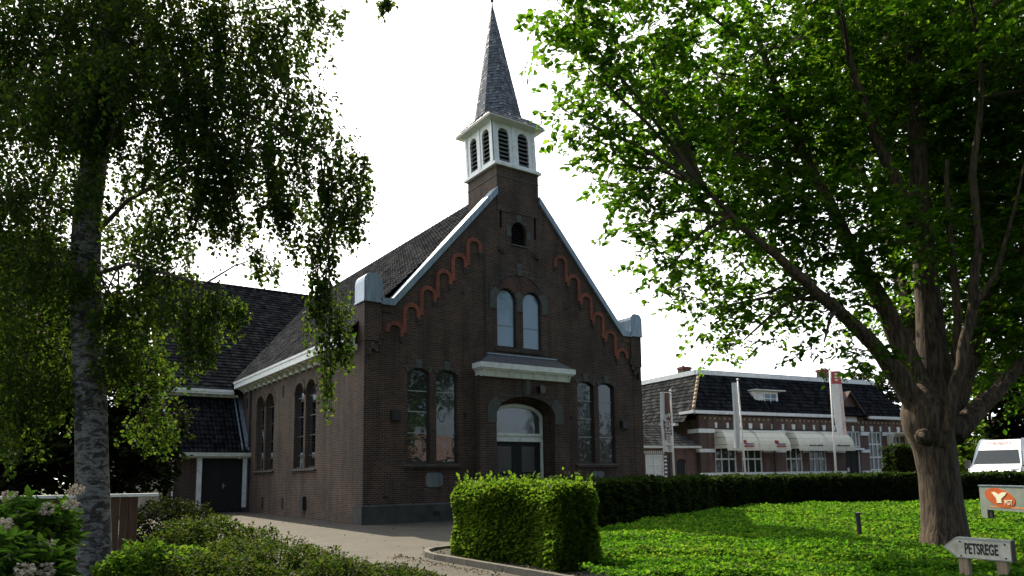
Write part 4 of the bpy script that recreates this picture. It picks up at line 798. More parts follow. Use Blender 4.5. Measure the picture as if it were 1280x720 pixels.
# ---------------------------------------------------------------- hedges and plants
def in_poly(P, x, y):
    r = np.zeros(len(x), bool); n = len(P)
    for i in range(n):
        (x0,y0),(x1,y1) = P[i], P[(i+1)%n]
        if y0 == y1: continue
        c = ((y0 > y) != (y1 > y)) & (x < (x1-x0)*(y-y0)/(y1-y0)+x0); r ^= c
    return r
def wav(p, s=1.0):
    return (np.sin(p[:,0]*2.1*s+1.3)*np.cos(p[:,1]*1.7*s)+.6*np.sin(p[:,0]*4.7*s+p[:,1]*3.1*s)+.4*np.sin(p[:,2]*6*s+p[:,0]*7.3*s))
def hedge(name, label, cat, path, w, h, n, size, mat, core_m, bump=.06, sprig=0, near=False, rnd_=0):
    pts = [np.array(p, float) for p in path]; c = (pts[0]+pts[-1])/2; r = thing(name, label, cat, (c[0],c[1],0))
    seg = [np.linalg.norm(pts[i+1]-pts[i]) for i in range(len(pts)-1)]; cum = np.concatenate([[0],np.cumsum(seg)]); T = cum[-1]
    t = rng.uniform(0,T,n)
    if near: t = T*np.clip(t/T,0,1)
    i = np.clip(np.searchsorted(cum,t)-1,0,len(seg)-1); P = np.array(pts); f = ((t-cum[i])/np.array(seg)[i])[:,None]; B = P[i]*(1-f)+P[i+1]*f
    d = (P[i+1]-P[i])/np.array(seg)[i][:,None]; nn = np.stack([-d[:,1],d[:,0]],1)
    q = rng.uniform(0,1,n)*(w+2*h); dep = np.abs(rng.normal(0,.07,n))-.02
    a = np.where(q < w, q-w/2, np.where(q < w+h, -w/2+dep, w/2-dep)); z = np.where(q < w, h-dep*.8, (q-w)%h)
    e = rng.uniform(0,1,n) < (w/(T+w)*.9)       # the two ends
    ends = np.where(rng.uniform(0,1,n) < .5, dep, T-dep)
    if e.any():
        fe_ = np.where(ends < T/2, ends, ends)
        ii = np.where(ends < T/2, 0, len(seg)-1); tt = np.clip((fe_-cum[ii]),0,None)[:,None]
        Be = P[ii]+((P[ii+1]-P[ii])/np.array(seg)[ii][:,None])*tt; de = (P[ii+1]-P[ii])/np.array(seg)[ii][:,None]; ne = np.stack([-de[:,1],de[:,0]],1)
        B = np.where(e[:,None],Be,B); nn = np.where(e[:,None],ne,nn); a = np.where(e, rng.uniform(-w/2,w/2,n), a); z = np.where(e, rng.uniform(0,h,n), z)
    XY = B+nn*a[:,None]; C = np.stack([XY[:,0],XY[:,1],np.maximum(z,.03)],1)
    k = wav(C)[:,None]*bump; out = np.stack([nn[:,0]*np.sign(a),nn[:,1]*np.sign(a),np.where(q < w,1.0,.25)],1); C = C+out*k
    if rnd_:
        sc_a = np.clip(a,-w/2+rnd_,w/2-rnd_); zt = np.minimum(C[:,2],h-rnd_); tt_ = np.where(e, ends, t); dz_ = C[:,2]-zt; da_ = a-sc_a; ds_ = tt_-np.clip(tt_,rnd_,T-rnd_)
        q3 = np.sqrt(dz_**2+da_**2+ds_**2)+1e-9; sh_ = np.where(q3 > rnd_, 1-rnd_/q3, 0); dirp = np.array((pts[-1]-pts[0])/np.linalg.norm(pts[-1]-pts[0]))
        C[:,:2] -= nn*0+np.stack([-dirp[1]*np.ones(n),dirp[0]*np.ones(n)],1)*(da_*sh_)[:,None]+dirp[None,:]*(ds_*sh_)[:,None]; C[:,2] -= dz_*sh_
    if sprig:
        m = rng.integers(0,n,sprig); m = m[C[m,2] > h*.85]; S = C[m]; hgt = rng.uniform(.05,.34,len(m))**1.3
        ext = np.concatenate([S+np.stack([rng.normal(0,.03,len(m)),rng.normal(0,.03,len(m)),hgt*j/4],1) for j in range(1,5)]); C = np.concatenate([C,ext])
    dirs = np.zeros((len(C),3)); dirs[:n] = out*.7; dirs[n:,2] = .8
    kk = C[:,2] > 0; leaves('hedge_leaves', C[kk]-np.array([c[0],c[1],0]), size, mat, r, droop=.1, flat=.25, dirs=dirs[kk])
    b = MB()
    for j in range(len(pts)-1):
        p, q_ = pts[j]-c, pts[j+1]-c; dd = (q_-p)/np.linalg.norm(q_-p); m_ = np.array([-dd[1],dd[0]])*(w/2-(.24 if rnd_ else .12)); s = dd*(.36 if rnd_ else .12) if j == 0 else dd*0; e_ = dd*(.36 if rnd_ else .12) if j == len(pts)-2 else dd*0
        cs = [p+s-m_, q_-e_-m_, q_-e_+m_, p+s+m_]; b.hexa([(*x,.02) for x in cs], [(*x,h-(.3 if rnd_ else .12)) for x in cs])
    b.build('hedge_core', core_m, r); return r
M['core'] = simple('shaded_hedge_core', (.005,.007,.003), 1.0, var=.4, scale=12, bump=.5)  # near-black solid core, its colour standing in for the hedge's inner shade
hedge('clipped_hedge', 'square clipped beech hedge with bright leaves, nearest the camera at the kerb corner', 'hedge', [(-2.15,-14.0),(-2.15,-10.35)], .82, 1.42, 40000, .075, M['leaf_hedge'], M['core'], bump=.11, sprig=750, rnd_=.36)
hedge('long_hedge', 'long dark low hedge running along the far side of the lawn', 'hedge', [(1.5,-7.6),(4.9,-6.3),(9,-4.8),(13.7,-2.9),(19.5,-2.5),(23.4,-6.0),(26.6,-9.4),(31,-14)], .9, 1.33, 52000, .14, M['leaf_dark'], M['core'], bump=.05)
bp = at(1129,590,44); hedge('garden_hedge', 'tall trimmed hedge block at the end of the restaurant behind the big trunk', 'hedge', [(bp.x-.7,bp.y+.4),(bp.x+5,bp.y-2.5)], 1.2, 2.95, 9000, .2, M['leaf_dark'], M['core'], bump=.06)

# ground cover on the lawn
n = 1400000; dd = 6.5*np.exp(rng.uniform(0,1,n)*math.log(40/6.5)); aa = YAW+rng.uniform(-.3,.72,n)
x = EYE.x+dd*np.sin(aa); y = EYE.y+dd*np.cos(aa); k = in_poly(BED,x,y) & ~((x < -1.95)&(y > -14.7)) & ~((x < -2.6)&(rng.uniform(0,1,n) < .75)); x, y, dd = x[k], y[k], dd[k]
x, y, dd = x[:320000], y[:320000], dd[:320000]
P0 = np.stack([x,y,np.zeros_like(x)],1); hgt = .13+.05*wav(P0,.8)+.03*wav(P0,2.3); hgt = np.maximum(hgt,.06)*(.4+.6*rng.uniform(0,1,len(x))**.5)
near = np.clip((16-dd)/8,0,1); hgt *= 1+.5*near
C = np.stack([x,y,.04+hgt],1); dirs = np.zeros_like(C); dirs[:,2] = .35; dirs[:,:2] = rng.normal(0,.8,(len(x),2))
rr = np.clip(rng.beta(2,2.2,len(x))+.18*np.clip(wav(P0,.5),-1,1),0,1)
gc = leaves('ground_cover', C, .028+.002*dd, M['leaf_cover'], None, droop=-.15, flat=.5, dirs=dirs, rnd=rr, aspect=.75); gc['kind'] = 'stuff'
lp = np.stack([rng.uniform(-9,6,450), rng.uniform(-14,14,450)],1); lp = np.concatenate([lp, np.stack([-3.25+np.abs(rng.normal(0,.18,260))*-1, rng.uniform(-13.5,-9.6,260)],1), np.stack([rng.uniform(-2.9,-1.7,500), rng.uniform(-14.5,-9.6,500)],1)])
lp = lp[in_poly(PAVE,lp[:,0],lp[:,1])|in_poly(BED,lp[:,0],lp[:,1])]
M['litter'] = rnd_mat('dry_leaves', [(.06,.03,.012),(.1,.07,.02),(.05,.06,.015)], .8, 0)
ll = leaves('leaf_litter', np.stack([lp[:,0],lp[:,1],np.where(lp[:,0] > -2.98,.07,.018)],1), .05, M['litter'], None, droop=0, flat=6); ll['kind'] = 'stuff'
# loose weeds and grass in front of the church hedge and the left bed
def clump(name, label, cat, base, lobes, n, size, mat, group=None, stem=True, droop=.15, flat=.4, stems=7):
    r = thing(name, label, cat, (base.x,base.y,0), 0, group); o = np.array([base.x,base.y,0]); tot = sum(l[1]*max(l[2] if len(l) > 2 else l[1],.05) for l in lobes); Cs = []
    for l in lobes:
        c, a, h = np.array(l[0]), l[1], (l[2] if len(l) > 2 else l[1]); m = int(n*a*h/tot); Cs.append(in_ball(m, c, (a,a,h), .55))
    if cat == 'shrub':
        S = np.concatenate(Cs); S = S[rng.integers(0,len(S),int(n*.02))]; S = S[S[:,2] > np.median(S[:,2])]; hg = rng.uniform(.03,.16,len(S)); Cs += [S+np.stack([rng.normal(0,.015,len(S)),rng.normal(0,.015,len(S)),hg*(j+1)/5],1) for j in range(5)]
    C = np.concatenate(Cs); C += np.stack([wav(C,2)]*3,1)*.06*lobes[0][1]; C = C[C[:,2] > .02]
    dirs = np.zeros_like(C); dirs[:,2] = .4
    leaves('foliage', C-o, size, mat, r, droop=droop, flat=flat, dirs=dirs, aspect=.46 if cat == 'hydrangea' else .62)
    if stem:
        b = MB()
        for l in lobes:
            for k in range(stems):
                t = Vector(l[0])-Vector(o)+Vector((random.uniform(-.6,.6)*l[1],random.uniform(-.6,.6)*l[1],random.uniform(-.3,.6)*l[1])); s = Vector((t.x*.4,t.y*.4,0)); b.tube([s,s.lerp(t,.5)+Vector((random.uniform(-.05,.05),0,.05)),t], [.014,.01,.004], 5)
        b.build('stems', M['twig'], r)
    return r
def g(u, v, F, z): p = at(u,v,F); return (p.x,p.y,z)
shrubs = [
 ('dark bushy shrub at the end of the white capped fence', (205,640,17.0), [((0,0,.55),.85,.6),((.7,.5,.45),.7,.5)], 5200, .075, 'leaf_far'),
 ('olive shrub with reddish tips below the porch door', (268,660,14.0), [((0,0,.4),.7,.45),((.6,-.2,.32),.6,.36),((-.5,.3,.42),.6,.42)], 6500, .06, 'leaf_shrub'),
 ('low spreading olive shrub at the near edge of the paving', (345,690,11.6), [((0,0,.28),.65,.32),((.5,-.3,.22),.5,.27),((-.5,.4,.3),.6,.36)], 7000, .05, 'leaf_shrub'),
 ('lowest straggly shrub reaching onto the brick paving', (425,712,11.0), [((0,0,.16),.55,.24),((.55,-.25,.08),.5,.2),((-.3,-.3,.18),.5,.24)], 5200, .045, 'leaf_shrub'),
 ('bright green young shrub right beside the birch trunk', (185,705,9.4), [((0,0,.42),.5,.36),((.35,.1,.34),.45,.34),((-.2,.2,.38),.4,.3)], 7500, .06, 'leaf_bright'),
 ('mixed green shrub in front of the olive shrubs', (275,716,9.3), [((0,0,.26),.6,.36),((.5,-.1,.16),.5,.3),((-.35,.2,.3),.5,.33)], 7000, .05, 'leaf_shrub'),
 ('small thin shrub at the tip of the planted bed', (500,722,10.8), [((0,0,.06),.4,.18),((.35,-.1,.02),.3,.14)], 2600, .045, 'leaf_shrub'),
]
for i, (lab, (u,v,F), lobes, n_, sz, m_) in enumerate(shrubs):
    p = at(u,v,F); b0 = Vector((p.x,p.y,0)); clump('shrub', lab, 'shrub', b0, [((b0.x+l[0][0],b0.y+l[0][1],l[0][2]),l[1],l[2]) for l in lobes], n_, sz, M[m_], 'low shrubs in the left bed')
struct(sheet('planting_bed', [(-12.5,-19),(-5.6,-19),(-4.1,-12.5),(-4.3,-10.6),(-5.3,-8.5),(-6.6,-4.5),(-7.6,1),(-13,1),(-16,-8)], .035, M['soil'], .03))
# hydrangeas
for lab, (u,v,F), lobes, heads in [
  ('hydrangea with cream flower heads left of the birch, tallest of its bed', (55,700,6.6), [((45,668,6.6),.28,.29),((72,664,6.8),.18,.25),((25,660,6.5),.3,.28)], [(12,620,6.6),(95,612,6.9),(88,630,6.7),(58,636,6.4),(20,648,6.4)]),
  ('hydrangea with white flower heads at the bottom left corner', (20,720,5.4), [((10,705,5.4),.26,.22),((50,712,5.6),.24,.2)], [(16,694,5.3),(56,712,5.4),(60,684,5.6),(30,712,5.2),(4,655,5.6)])]:
    p = at(u,v,F); b0 = Vector((p.x,p.y,0)); r = clump('hydrangea', lab, 'hydrangea', b0, [(tuple(at(*l[0])),l[1],l[2]) for l in lobes], 1500, .1, M['leaf_hyd'], 'hydrangeas beside the fence', flat=.8, droop=.25)
    for h_ in heads:
        c = np.array(at(*h_))-np.array(b0); C = in_ball(90, c, (.055,.055,.045), .7); leaves('flower_head', C, .026, M['flower'], r, flat=.6, aspect=.9, dirs=(C-c)*12)
# ---------------------------------------------------------------- trees
def sprays(c, a, n, k, ln, droop, out=.7, up=0.1):
    """n twigs in an ellipsoid, k leaves along each"""
    S = in_ball(n, c, a, .25); D = rng.normal(size=(n,3)); D[:,2] = D[:,2]*.45+up; D += out*(S-np.asarray(c))/np.asarray(a); D /= np.linalg.norm(D,axis=1)[:,None]
    t = np.tile(np.arange(k)/k,n)[:,None]; s = np.repeat(S,k,0); d = np.repeat(D,k,0); L = np.repeat(rng.uniform(.6,1.2,n)*ln,k)[:,None]
    p = s+d*L*t; p[:,2] -= (droop*L*t*t)[:,0]; sd = np.cross(d,[0,0,1]); sd /= np.linalg.norm(sd,axis=1)[:,None]+1e-6; sg_ = np.where(np.arange(n*k)%2 == 0,1,-1)[:,None]
    return p+rng.normal(0,.03,(n*k,3)), d*.7+sd*sg_*.9, S, S+D*ln*.9
def P3(l): return [at(*p) for p in l]
# big tree on the lawn
tb = Vector((4.93,-15.99,0)); tree = thing('lawn_tree', 'large spreading broadleaf tree with a thick tan forked trunk on the lawn', 'tree', tb)
loc = lambda L: [Vector(p)-tb for p in L]
tr = MB(); tr.tube(loc([(5.02,-16.05,-.1),(5.02,-16.05,.12),(5.04,-16.05,.4),(5.06,-16.03,.9),(5.06,-16.02,1.5),(5.03,-16.0,2.0),(4.96,-15.95,2.4),(4.93,-15.93,2.7),(4.92,-15.92,2.95),(4.92,-15.9,3.2),(4.92,-15.9,3.4)]), [.54,.45,.395,.365,.355,.38,.44,.43,.36,.22,.04], 56, .03)
vd = Vector((14.7,7,0)).normalized()
tr.map(lambda p: p+vd*((p-Vector((.07,0,p.z))).dot(vd)*.5))
tk = tr.build('trunk', M['bark'], tree, True)
limbs = [
 ([(1163,545,14.1),(1140,500,14.0),(1105,445,13.8),(1060,398,13.5),(1015,362,13.2),(975,322,13),(930,285,12.8),(880,235,12.6)], [.27,.24,.19,.155,.13,.1,.075,.04]),
 ([(1168,540,14.2),(1140,460,14.3),(1108,390,14.4),(1072,322,14.5),(1040,262,14.6),(1008,200,14.8),(982,140,15),(955,70,15.2),(925,-10,15.4)], [.3,.26,.22,.185,.16,.135,.11,.085,.05]),
 ([(1178,545,14.3),(1168,460,14.4),(1160,370,14.5),(1150,270,14.7),(1146,160,15),(1140,50,15.3),(1130,-60,15.6)], [.36,.33,.3,.26,.22,.18,.12]),
 ([(1150,300,14.7),(1120,230,14.4),(1085,150,14.2),(1060,70,14.1),(1040,-20,14)], [.17,.14,.11,.08,.05]),
 ([(1172,556,13.75),(1182,530,13.6),(1193,490,13.5),(1204,440,13.45),(1214,390,13.4),(1222,310,13.4),(1218,220,13.4),(1226,120,13.4),(1222,20,13.4)], [.13,.14,.135,.13,.12,.1,.085,.06,.03]),
 ([(1188,520,14.1),(1193,460,14.0),(1198,415,13.9),(1196,360,13.9),(1188,290,13.8),(1184,200,13.8)], [.14,.115,.1,.09,.07,.04]),
 ([(1190,545,14.3),(1225,510,14.4),(1255,480,14.5),(1290,440,14.6),(1340,390,14.8),(1400,300,15)], [.24,.2,.17,.14,.1,.06]),
 ([(1182,540,14.6),(1215,440,15.2),(1245,340,15.8),(1275,220,16.4),(1300,80,17)], [.26,.21,.16,.12,.07]),
 ([(1170,540,14.6),(1150,440,15.6),(1120,330,16.8),(1080,220,18),(1050,100,19)], [.24,.2,.15,.11,.06]),
 ([(1215,390,13.4),(1245,340,13.0),(1262,280,12.6),(1285,190,12.2)], [.06,.05,.035,.02]),
]
LP = []
for pts, rad in limbs:
    W_ = loc(P3(pts)); fine = []; fr_ = []
    for i in range(len(W_)-1):
        for j in range(3):
            t = j/3; q = W_[i].lerp(W_[i+1],t)
            fine.append(q+(Vector((random.uniform(-.025,.025),random.uniform(-.025,.025),0)) if i else Vector())); fr_.append((1.0-.24*min(1,(i+t)/2.2))*(rad[i]*(1-t)+rad[i+1]*t))
    fine.append(W_[-1]); fr_.append(rad[-1]); MB().tube(fine, fr_, 16, .04).build('limb', M['bark'], tree, True); LP += fine[4:]
kn = Vector(at(1153,544,13.6))-tb; kd = (Vector((EYE.x,EYE.y,2))-Vector(at(1153,544,13.6))).normalized(); kd = (kd+Vector((-.3,.1,.15))).normalized()
kb = MB().tube([kn-kd*.25, kn-kd*.02, kn+kd*.07, kn+kd*.09], [.17,.13,.1,.062], 16, .05).build('branch_scar', M['bark'], tk, True); MB().tube([kn+kd*.085, kn+kd*.1], [.055,.042], 12).build('cut_face', M['post_wood'], kb)
lobes = [(715,25,12.2,.75),(735,85,12.4,.8),(725,150,12.5,.6),(770,205,12.8,.75),(800,45,13,1.2),(815,135,13,1.15),(840,215,13,1.05),(815,270,13,.75),(840,330,13,.65),(880,300,13.2,1.0),(890,385,13.4,.65),(930,425,13.4,.5),(945,370,13.5,.75),(890,90,14,1.4),(910,190,13.8,1.3),(960,280,14,1.2),(1000,380,13.4,.75),(980,60,14.5,1.5),(1010,160,14.5,1.4),(1040,270,13.3,1.2),(1060,385,14,.65),(1030,428,12.6,.3),(1085,445,12.8,.4),(1085,60,15,1.6),(1110,170,15,1.5),(1100,300,13.4,1.2),(1125,395,15.8,.8),
 (1180,50,15,1.6),(1200,160,15.6,1.5),(1180,270,16,1.4),(1240,90,14,1.3),(1270,200,14.6,1.4),(1255,310,15.2,1.3),(1240,395,15.8,1.0),(1275,400,14.6,.9),(1330,260,14,1.6),(1350,120,14,1.8),(1340,400,15,1.2),(1170,370,17,1.4),(1265,470,16.6,.8),(1060,140,18,1.8),(980,200,15,1.6),(1150,60,19,2),(1250,250,19,2),(1210,430,17.6,.7),(900,150,16,1.4),
 (760,-60,12.6,1.3),(860,-90,13.5,1.8),(980,-130,14.5,2.2),(1120,-160,15,2.4),(1260,-130,15,2.4),(1400,-60,15,2.2),(1200,-60,11.2,1.2),(1040,-70,11.5,1.2),(1100,-150,19,2.2),(1250,-150,20,2.4),(1180,-40,19.5,2.2),(1290,40,20,2.2),(1110,40,20,2.0),(1210,150,18.5,1.5),(1290,330,17,1.4),(1240,350,18.5,1.4),(1150,250,19,1.5),(1280,260,18,1.5),(1180,-330,15.5,2.6),(1000,-300,15.5,2.2),(1330,-300,16,2.4)]  # upper and rear lobes, partly out of view, added to shade the crown
Cs = []; Ds = []; tw = MB()
for (u,v,F,r_) in lobes:
    vis = v > -30; F = F+(.55 if vis and 840 < u < 1230 and F < 15.5 else 0); c = np.array(at(u,v,F))-np.array(tb); ns = int((56 if u < 960 else 70)*r_**2*1.25) if vis else int(34*r_**2*1.25)
    C, D, S, E_ = sprays(c, (r_,r_,r_*.8), ns, 18, .62, .35); Cs.append(C); Ds.append(D)
    cv = Vector(c); q = min(LP, key=lambda p: (p-cv).length+(.6 if p.z > cv.z else 0)*1.0); mid = q.lerp(cv,.5)+Vector((0,0,.12)); tw.tube([q,mid,cv], [.045,.032,.015], 6)
    for j in range(0,ns,3): tw.tube([cv.lerp(Vector(S[j]),.25), Vector(S[j]), Vector(E_[j])], [.012,.008,.003], 3, cap=False)
for (x_,y_,z_,r_) in [(7,-12.5,15,2.8),(10,-11.5,13.5,2.8),(12.5,-13,12,2.8),(8.5,-14,12.5,2.2),(2,-20,10,2.4),(5,-21,10.5,2.6),(8.5,-20,9.5,2.4),(4,-23.5,9.6,2.2),(8,-24.5,9.4,2.4),(0,-22,11,2.2),(.5,-18,12.5,2.3),(6,-18,13.5,2.8),(10.5,-16,11,2.6),(11.5,-21,8,2.2),(1.5,-25.5,10,2.0)]:  # added crown lobes, mostly out of view, blocking sky and sun light
    c = np.array((x_,y_,z_))-np.array(tb); C, D, S, E_ = sprays(c, (r_,r_,r_*.7), int(30*r_**2), 14, .8, .3); Cs.append(C); Ds.append(D); cv = Vector(c); q = min(LP, key=lambda p: (p-cv).length); tw.tube([q,q.lerp(cv,.5)+Vector((0,0,.3)),cv], [.06,.04,.015], 6)
tw.build('twigs', M['twig'], tree)
C = np.concatenate(Cs); D = np.concatenate(Ds)
al = C[:,0]*math.sin(SUN_AZ)+C[:,1]*math.cos(SUN_AZ); la = C[:,0]*math.cos(SUN_AZ)-C[:,1]*math.sin(SUN_AZ); hh_ = C[:,2]-al*math.tan(SUN_EL)
k = ~((al > .6)&(np.abs(la) < .6)&(hh_ > -.3)&(hh_ < 5.5)&(rng.uniform(0,1,len(C)) < .9)); C = C[k]; D = D[k]; print('lawn tree leaves', len(C))
leaves('crown', C, .118, M['leaf_big'], tree, droop=.2, flat=.75, dirs=D, aspect=.66)

# birch at the left
bb = Vector((-8.72,-11.34,0)); birch = thing('birch_tree', 'tall birch with pale flaking trunk and hanging leafy twigs at the left', 'tree', bb)
tp = [(118,760,10.2,.31),(118,720,10.2,.262),(117,640,10.2,.245),(115,560,10.2,.24),(112,480,10.2,.235),(108,400,10.2,.235),(107,330,10.2,.225),(110,260,10.2,.21),(119,190,10.2,.195),(128,120,10.2,.175),(137,50,10.2,.16),(145,-30,10.2,.14),(155,-160,10.2,.11),(165,-320,10.2,.06)]
fine = [(Vector(at(*p[:3]))-bb) for p in tp]; fine[0].z = -.05
f2 = []; r2_ = []
for i in range(len(fine)-1):
    for j in range(4): t = j/4; f2.append(fine[i].lerp(fine[i+1],t)); r2_.append(.87*(tp[i][3]*(1-t)+tp[i+1][3]*t))
MB().tube(f2, r2_, 28, .025).build('trunk', M['birch'], birch, True)
bl = [[(118,200,10.2),(170,140,10),(240,120,9.9),(330,150,9.8),(400,190,9.8),(440,215,9.8)],[(112,300,10.2),(160,250,10),(230,215,9.8),(300,200,9.7),(350,215,9.7)],[(128,120,10.2),(180,60,10.4),(260,20,10.6),(350,10,10.8)],[(122,160,10.2),(70,90,10.4),(20,40,10.6)],[(110,280,10.2),(60,250,10.2),(0,240,10.2)],[(110,330,10.2),(60,330,10.4),(-10,360,10.6)],[(112,345,10.2),(160,330,9.8),(220,345,9.5),(265,360,9.4)],[(137,50,10.2),(110,-30,10.4),(60,-80,10.6)],[(140,20,10.2),(220,-60,10),(330,-90,10),(420,-60,10),(478,-25,10)],[(400,190,9.8),(408,260,9.75),(412,340,9.7),(412,420,9.7),(414,500,9.7)]]
BL = []
for l in bl:
    W_ = [p-bb for p in P3(l)]; m_ = len(W_); MB().tube(W_, [(.032 if l[0][0] < 300 else .009)*(1-i/m_)+.005 for i in range(m_)], 7).build('branch', M['twig'], birch, True)
    for i in range(m_-1): BL += [W_[i].lerp(W_[i+1],j/4) for j in range(4)]
blobs = [(30,50,10.8,1.1),(120,30,10.6,1.2),(210,40,10.2,1.1),(300,45,10.4,.9),(365,40,10.6,.6),(395,10,10.2,.45),(30,160,10.6,1.1),(90,120,9.7,.8),(190,130,9.7,1.0),(270,120,10,.85),(340,110,10.2,.65),(385,140,10,.55),(410,180,9.9,.5),(435,230,10,.36),(448,205,10,.22),(425,270,10,.4),(380,230,10,.5),(320,190,9.8,.7),(250,200,9.8,.7),(190,220,10.4,.6),(40,260,10.3,1.0),(160,290,10.6,.6),(215,280,10,.55),(270,250,9.9,.45),(290,275,9.9,.3),(345,255,9.8,.3),(385,300,9.9,.28),(20,350,10.3,.9),(60,420,10.6,.8),(160,380,10.5,.6),(210,340,9.9,.5),(235,380,9.6,.35),(265,372,9.4,.28),(290,385,9.4,.22),(250,430,9.5,.22),(180,450,10.6,.5),(40,480,10.4,.6),(190,520,10.8,.4),(150,-60,10.4,1.3),(280,-60,10.2,1.2),(30,-60,10.6,1.3),(170,-180,10.4,1.6),(60,-200,10.6,1.7),(230,-210,10.2,1.4),(160,-330,10.4,1.6),(200,-200,11.6,1.6),(60,-80,11.8,1.6),(-60,60,10.6,1.4),(480,0,10,.12),(112,150,9.5,.42),(108,235,9.5,.36),(96,330,9.55,.34),(128,385,9.6,.26),(140,90,9.5,.45),(10,250,10.0,.9),(20,440,10.2,.7),(60,330,9.9,.7),(70,480,10.2,.5),(170,380,10.0,.5),(150,440,10.0,.4),(10,520,10.2,.5),(330,320,9.9,.2)]
Cs = []; Ds = []; tw = MB()
for (u,v,F,r_) in blobs:
    c = np.array(at(u,v,F))-np.array(bb); ns = int(125*r_**1.7*((1.75 if u < 340 and v < 220 else 1.0) if v > -20 else .75))+6; k = 24; S = in_ball(ns, c, (r_,r_,r_*.75), .1)
    L = rng.uniform(.25,.75,ns)*min(1,r_+.35); hd = rng.normal(0,.16,(ns,3)); hd[:,2] = -1
    t = np.tile(np.arange(k)/k,ns)[:,None]; s = np.repeat(S,k,0); p = s+np.repeat(hd,k,0)*np.repeat(L,k)[:,None]*t+rng.normal(0,.035,(ns*k,3)); Cs.append(p); d = rng.normal(0,.8,(ns*k,3)); d[:,2] = -.7; Ds.append(d)
    cv = Vector(c); q = min(BL, key=lambda p_: (p_-cv).length); tw.tube([q,q.lerp(cv,.5)+Vector((0,0,.06)),cv], [.014,.01,.006], 4)
    for j in range(0,ns,2): e = Vector(S[j]); tw.tube([cv.lerp(e,.3)+Vector((0,0,.05)), e, e+Vector(hd[j])*float(L[j])*.9], [.006,.004,.002], 3, cap=False)
for (x_,y_,z_,r_) in [(-9.2,-14.2,9.3,2.0),(-7.0,-15,9.8,2.0),(-11.3,-14,9.3,2.0),(-8.6,-17,10,1.9)]:  # unseen lobes added overhead to keep sky light off the visible birch
    c = np.array((x_,y_,z_))-np.array(bb); C, D, S, E_ = sprays(c, (r_,r_,r_*.7), int(60*r_**2), 22, .7, .8); Cs.append(C); Ds.append(D-np.array((0,0,.6))); cv = Vector(c); q = min(BL, key=lambda p_: (p_-cv).length); tw.tube([q,q.lerp(cv,.5)+Vector((0,0,.3)),cv], [.03,.02,.008], 5)
for (u,v0,v1,F,w_,n_) in [(412,200,520,9.7,.13,62),(395,330,440,9.7,.1,16),(428,360,470,9.75,.1,18),(402,290,420,9.8,.1,16),(440,240,300,9.9,.15,14),(355,230,330,9.8,.12,10),(300,250,330,9.7,.1,6),(265,330,470,9.4,.1,10),(235,360,480,9.5,.14,14)]:
    for _ in range(n_):
        va = random.uniform(v0,v1-40); c = np.array(at(u+random.uniform(-10,10),va,F))-np.array(bb); k = 22; t = np.arange(k)/k; L = random.uniform(.3,.7); c[:2] += rng.normal(0,w_*.5,2)
        p = c+np.stack([rng.normal(0,.035,k),rng.normal(0,.035,k),-L*t],1); Cs.append(p); d = rng.normal(0,.8,(k,3)); d[:,2] = -.7; Ds.append(d); e = Vector(c); tw.tube([e+Vector((0,0,.2)),e,e+Vector((0,0,-L))], [.004,.003,.002], 3, cap=False)
tw.build('hanging_twigs', M['twig'], birch); C = np.concatenate(Cs); D = np.concatenate(Ds); print('birch leaves', len(C))
leaves('crown', C, .054, M['leaf_birch'], birch, droop=.3, flat=.1, dirs=D, aspect=.8)

# trees farther back
def far_tree(label, name, base, lobes, n, size, mat, trunk_r, group):
    p = at(*base); b0 = Vector((p.x,p.y,0)); r = thing(name, label, 'tree', b0, 0, group); Cs = []; Ds = []; tw = MB(); top = None
    cs = [Vector(at(*l[:3]))-b0 for l in lobes]; hi = max(c.z for c in cs); mid = Vector((0,0,hi*.35)); tw.tube([Vector((0,0,-.05)),mid,Vector((cs[0].x*.3,cs[0].y*.3,hi*.85))], [trunk_r,trunk_r*.75,trunk_r*.3], 9, .05)
    tot = sum(l[3]**2 for l in lobes)
    for c, l in zip(cs, lobes):
        ns = max(3,int(n*l[3]**2/tot/12)); C, D, S, E_ = sprays(np.array(c), (l[3],l[3],l[3]*.85), ns, 12, l[3]*.5, .3); Cs.append(C); Ds.append(D); tw.tube([mid,mid.lerp(c,.6)+Vector((0,0,.1)),c], [trunk_r*.4,trunk_r*.22,.02], 6)
    tw.build('trunk', M['twig'], r, True); leaves('crown', np.concatenate(Cs), size, M[mat], r, droop=.2, flat=.5, dirs=np.concatenate(Ds)); return r
G1 = 'shade trees at the left edge'; G2 = 'trees on the right behind the van'
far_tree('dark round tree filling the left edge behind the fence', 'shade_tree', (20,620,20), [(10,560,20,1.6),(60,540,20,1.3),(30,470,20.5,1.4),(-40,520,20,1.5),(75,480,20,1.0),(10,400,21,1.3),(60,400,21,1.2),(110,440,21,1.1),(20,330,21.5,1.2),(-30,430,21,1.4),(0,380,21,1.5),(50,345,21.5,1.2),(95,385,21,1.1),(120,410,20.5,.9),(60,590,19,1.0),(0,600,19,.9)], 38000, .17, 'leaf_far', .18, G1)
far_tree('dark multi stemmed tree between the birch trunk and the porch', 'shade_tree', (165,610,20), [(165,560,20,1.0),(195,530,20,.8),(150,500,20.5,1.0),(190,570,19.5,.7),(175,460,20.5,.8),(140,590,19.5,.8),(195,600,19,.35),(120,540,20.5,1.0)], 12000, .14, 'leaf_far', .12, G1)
far_tree('sunlit yellow green tree glimpsed behind the birch trunk', 'shade_tree', (95,600,25), [(85,450,25,1.4),(50,420,25,1.2),(150,430,25,1.1),(100,510,24,1.2)], 4200, .19, 'leaf_birch', .15, G1)
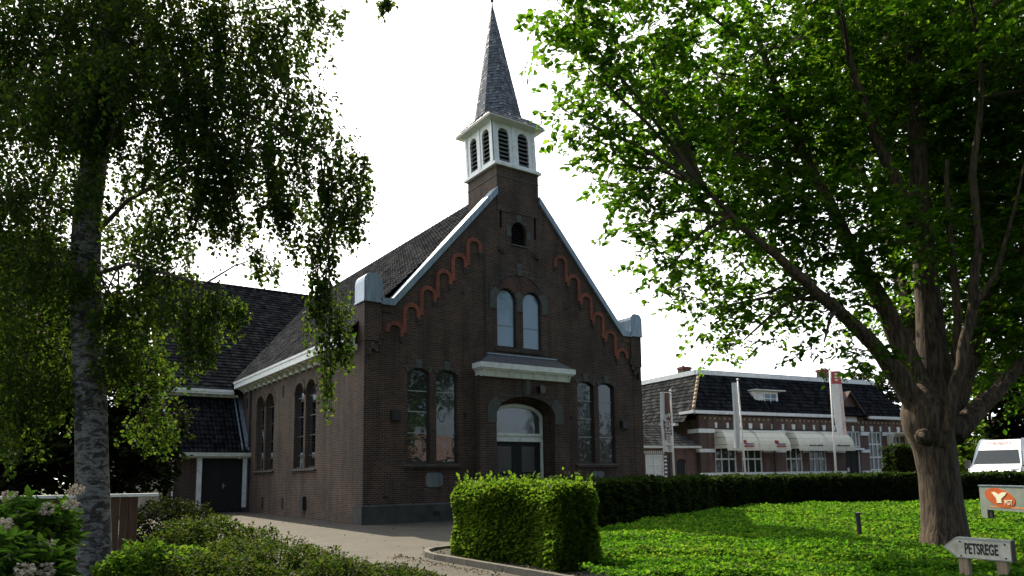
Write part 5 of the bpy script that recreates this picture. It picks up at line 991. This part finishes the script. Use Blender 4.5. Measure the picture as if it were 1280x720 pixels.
far_tree('dark tree rising right behind the white van', 'shade_tree', (1235,560,46), [(1225,520,46,2.0),(1260,500,46,2.6),(1290,470,46,2.6),(1215,555,45,1.4),(1270,545,45,1.6),(1240,470,48,2.0),(1300,530,44,2)], 9000, .33, 'leaf_far', .3, G2)
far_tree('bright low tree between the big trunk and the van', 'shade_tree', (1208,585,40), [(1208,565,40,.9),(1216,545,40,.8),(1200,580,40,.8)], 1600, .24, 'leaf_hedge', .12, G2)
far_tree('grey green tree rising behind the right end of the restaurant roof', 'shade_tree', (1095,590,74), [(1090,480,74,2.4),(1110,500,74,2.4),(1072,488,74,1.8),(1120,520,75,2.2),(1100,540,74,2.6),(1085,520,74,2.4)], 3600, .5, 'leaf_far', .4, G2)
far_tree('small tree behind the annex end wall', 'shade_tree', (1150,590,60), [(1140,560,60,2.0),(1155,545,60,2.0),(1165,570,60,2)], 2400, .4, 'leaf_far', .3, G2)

# across the street, behind the camera: what the church windows mirror
oh = thing('street_house', 'red brick house with orange roof and white window facing the church across the street', 'house', (27,-54,0), 0)
MB().slab(rect(0,9,0,3.6), [rect(1.5,3.2,1.2,2.9),rect(5.6,7.3,1.2,2.9)], front(0), front(-.3)).box(0,.3,-8,-.302,0,3.6).box(8.7,9,-8,-.302,0,3.6).build('house_wall', M['brick_red'], oh)
MB().hexa([(-.4,-8.4,3.5),(9.4,-8.4,3.5),(9.4,.4,3.5),(-.4,.4,3.5)], [(-.4,-4.1,6.4),(9.4,-4.1,6.4),(9.4,-3.9,6.4),(-.4,-3.9,6.4)]).build('house_roof', M['brick_pink'], oh)
for x in (1.5,5.6):
    fr = MB().slab(rect(x,x+1.7,1.2,2.9), [rect(x+.15,x+1.55,1.35,2.75)], front(-.02), front(-.12)).build('window', M['white'], oh); MB().box(x+.1,x+1.6,-.1,-.09,1.3,2.8).build('pane', M['glass'], fr)
def back_tree(label, x, y, lobes, n):
    b0 = Vector((x,y,0)); r = thing('street_tree', label, 'tree', b0, 0, 'trees across the street'); MB().tube([(0,0,-.05),(0,.1,3),(.2,0,7)], [.35,.28,.12], 9, .05).build('trunk', M['twig'], r); Cs = []; Ds = []
    for (a,b_,c,q) in lobes: C, D, S, E_ = sprays(np.array((a,b_,c)), (q,q,q*.85), int(n*q*q/12), 12, q*.5, .3); Cs.append(C); Ds.append(D)
    leaves('crown', np.concatenate(Cs), .34, M['leaf_far'], r, dirs=np.concatenate(Ds))
back_tree('tall dark street tree left of the house across the street', 21, -44, [(0,0,6,3.2),(-2.8,.5,4.5,2.4),(2.2,0,3.6,2.2),(.3,0,9.5,3.0),(-2,0,12,2.5),(-4,0,8,2.5)], 170)
back_tree('broad dark street tree right of the house across the street', 47, -46, [(0,0,5,3.4),(-3,.5,4,2.6),(2.6,0,4.4,2.8),(.3,0,9,3.2),(-3.6,0,8,2.6),(0,0,12,2.6)], 160)
back_tree('small street tree standing before the house across the street', 33, -47, [(0,0,5,1.8),(-1,.5,3.6,1.5),(.3,0,7,1.6)], 150)
back_tree('dark street tree at the far end of the street', 56, -45, [(0,0,5,3),(-2.4,.5,4,2.4),(2.6,0,4.4,2.6),(.3,0,9,2.8),(2,0,11,2)], 160)
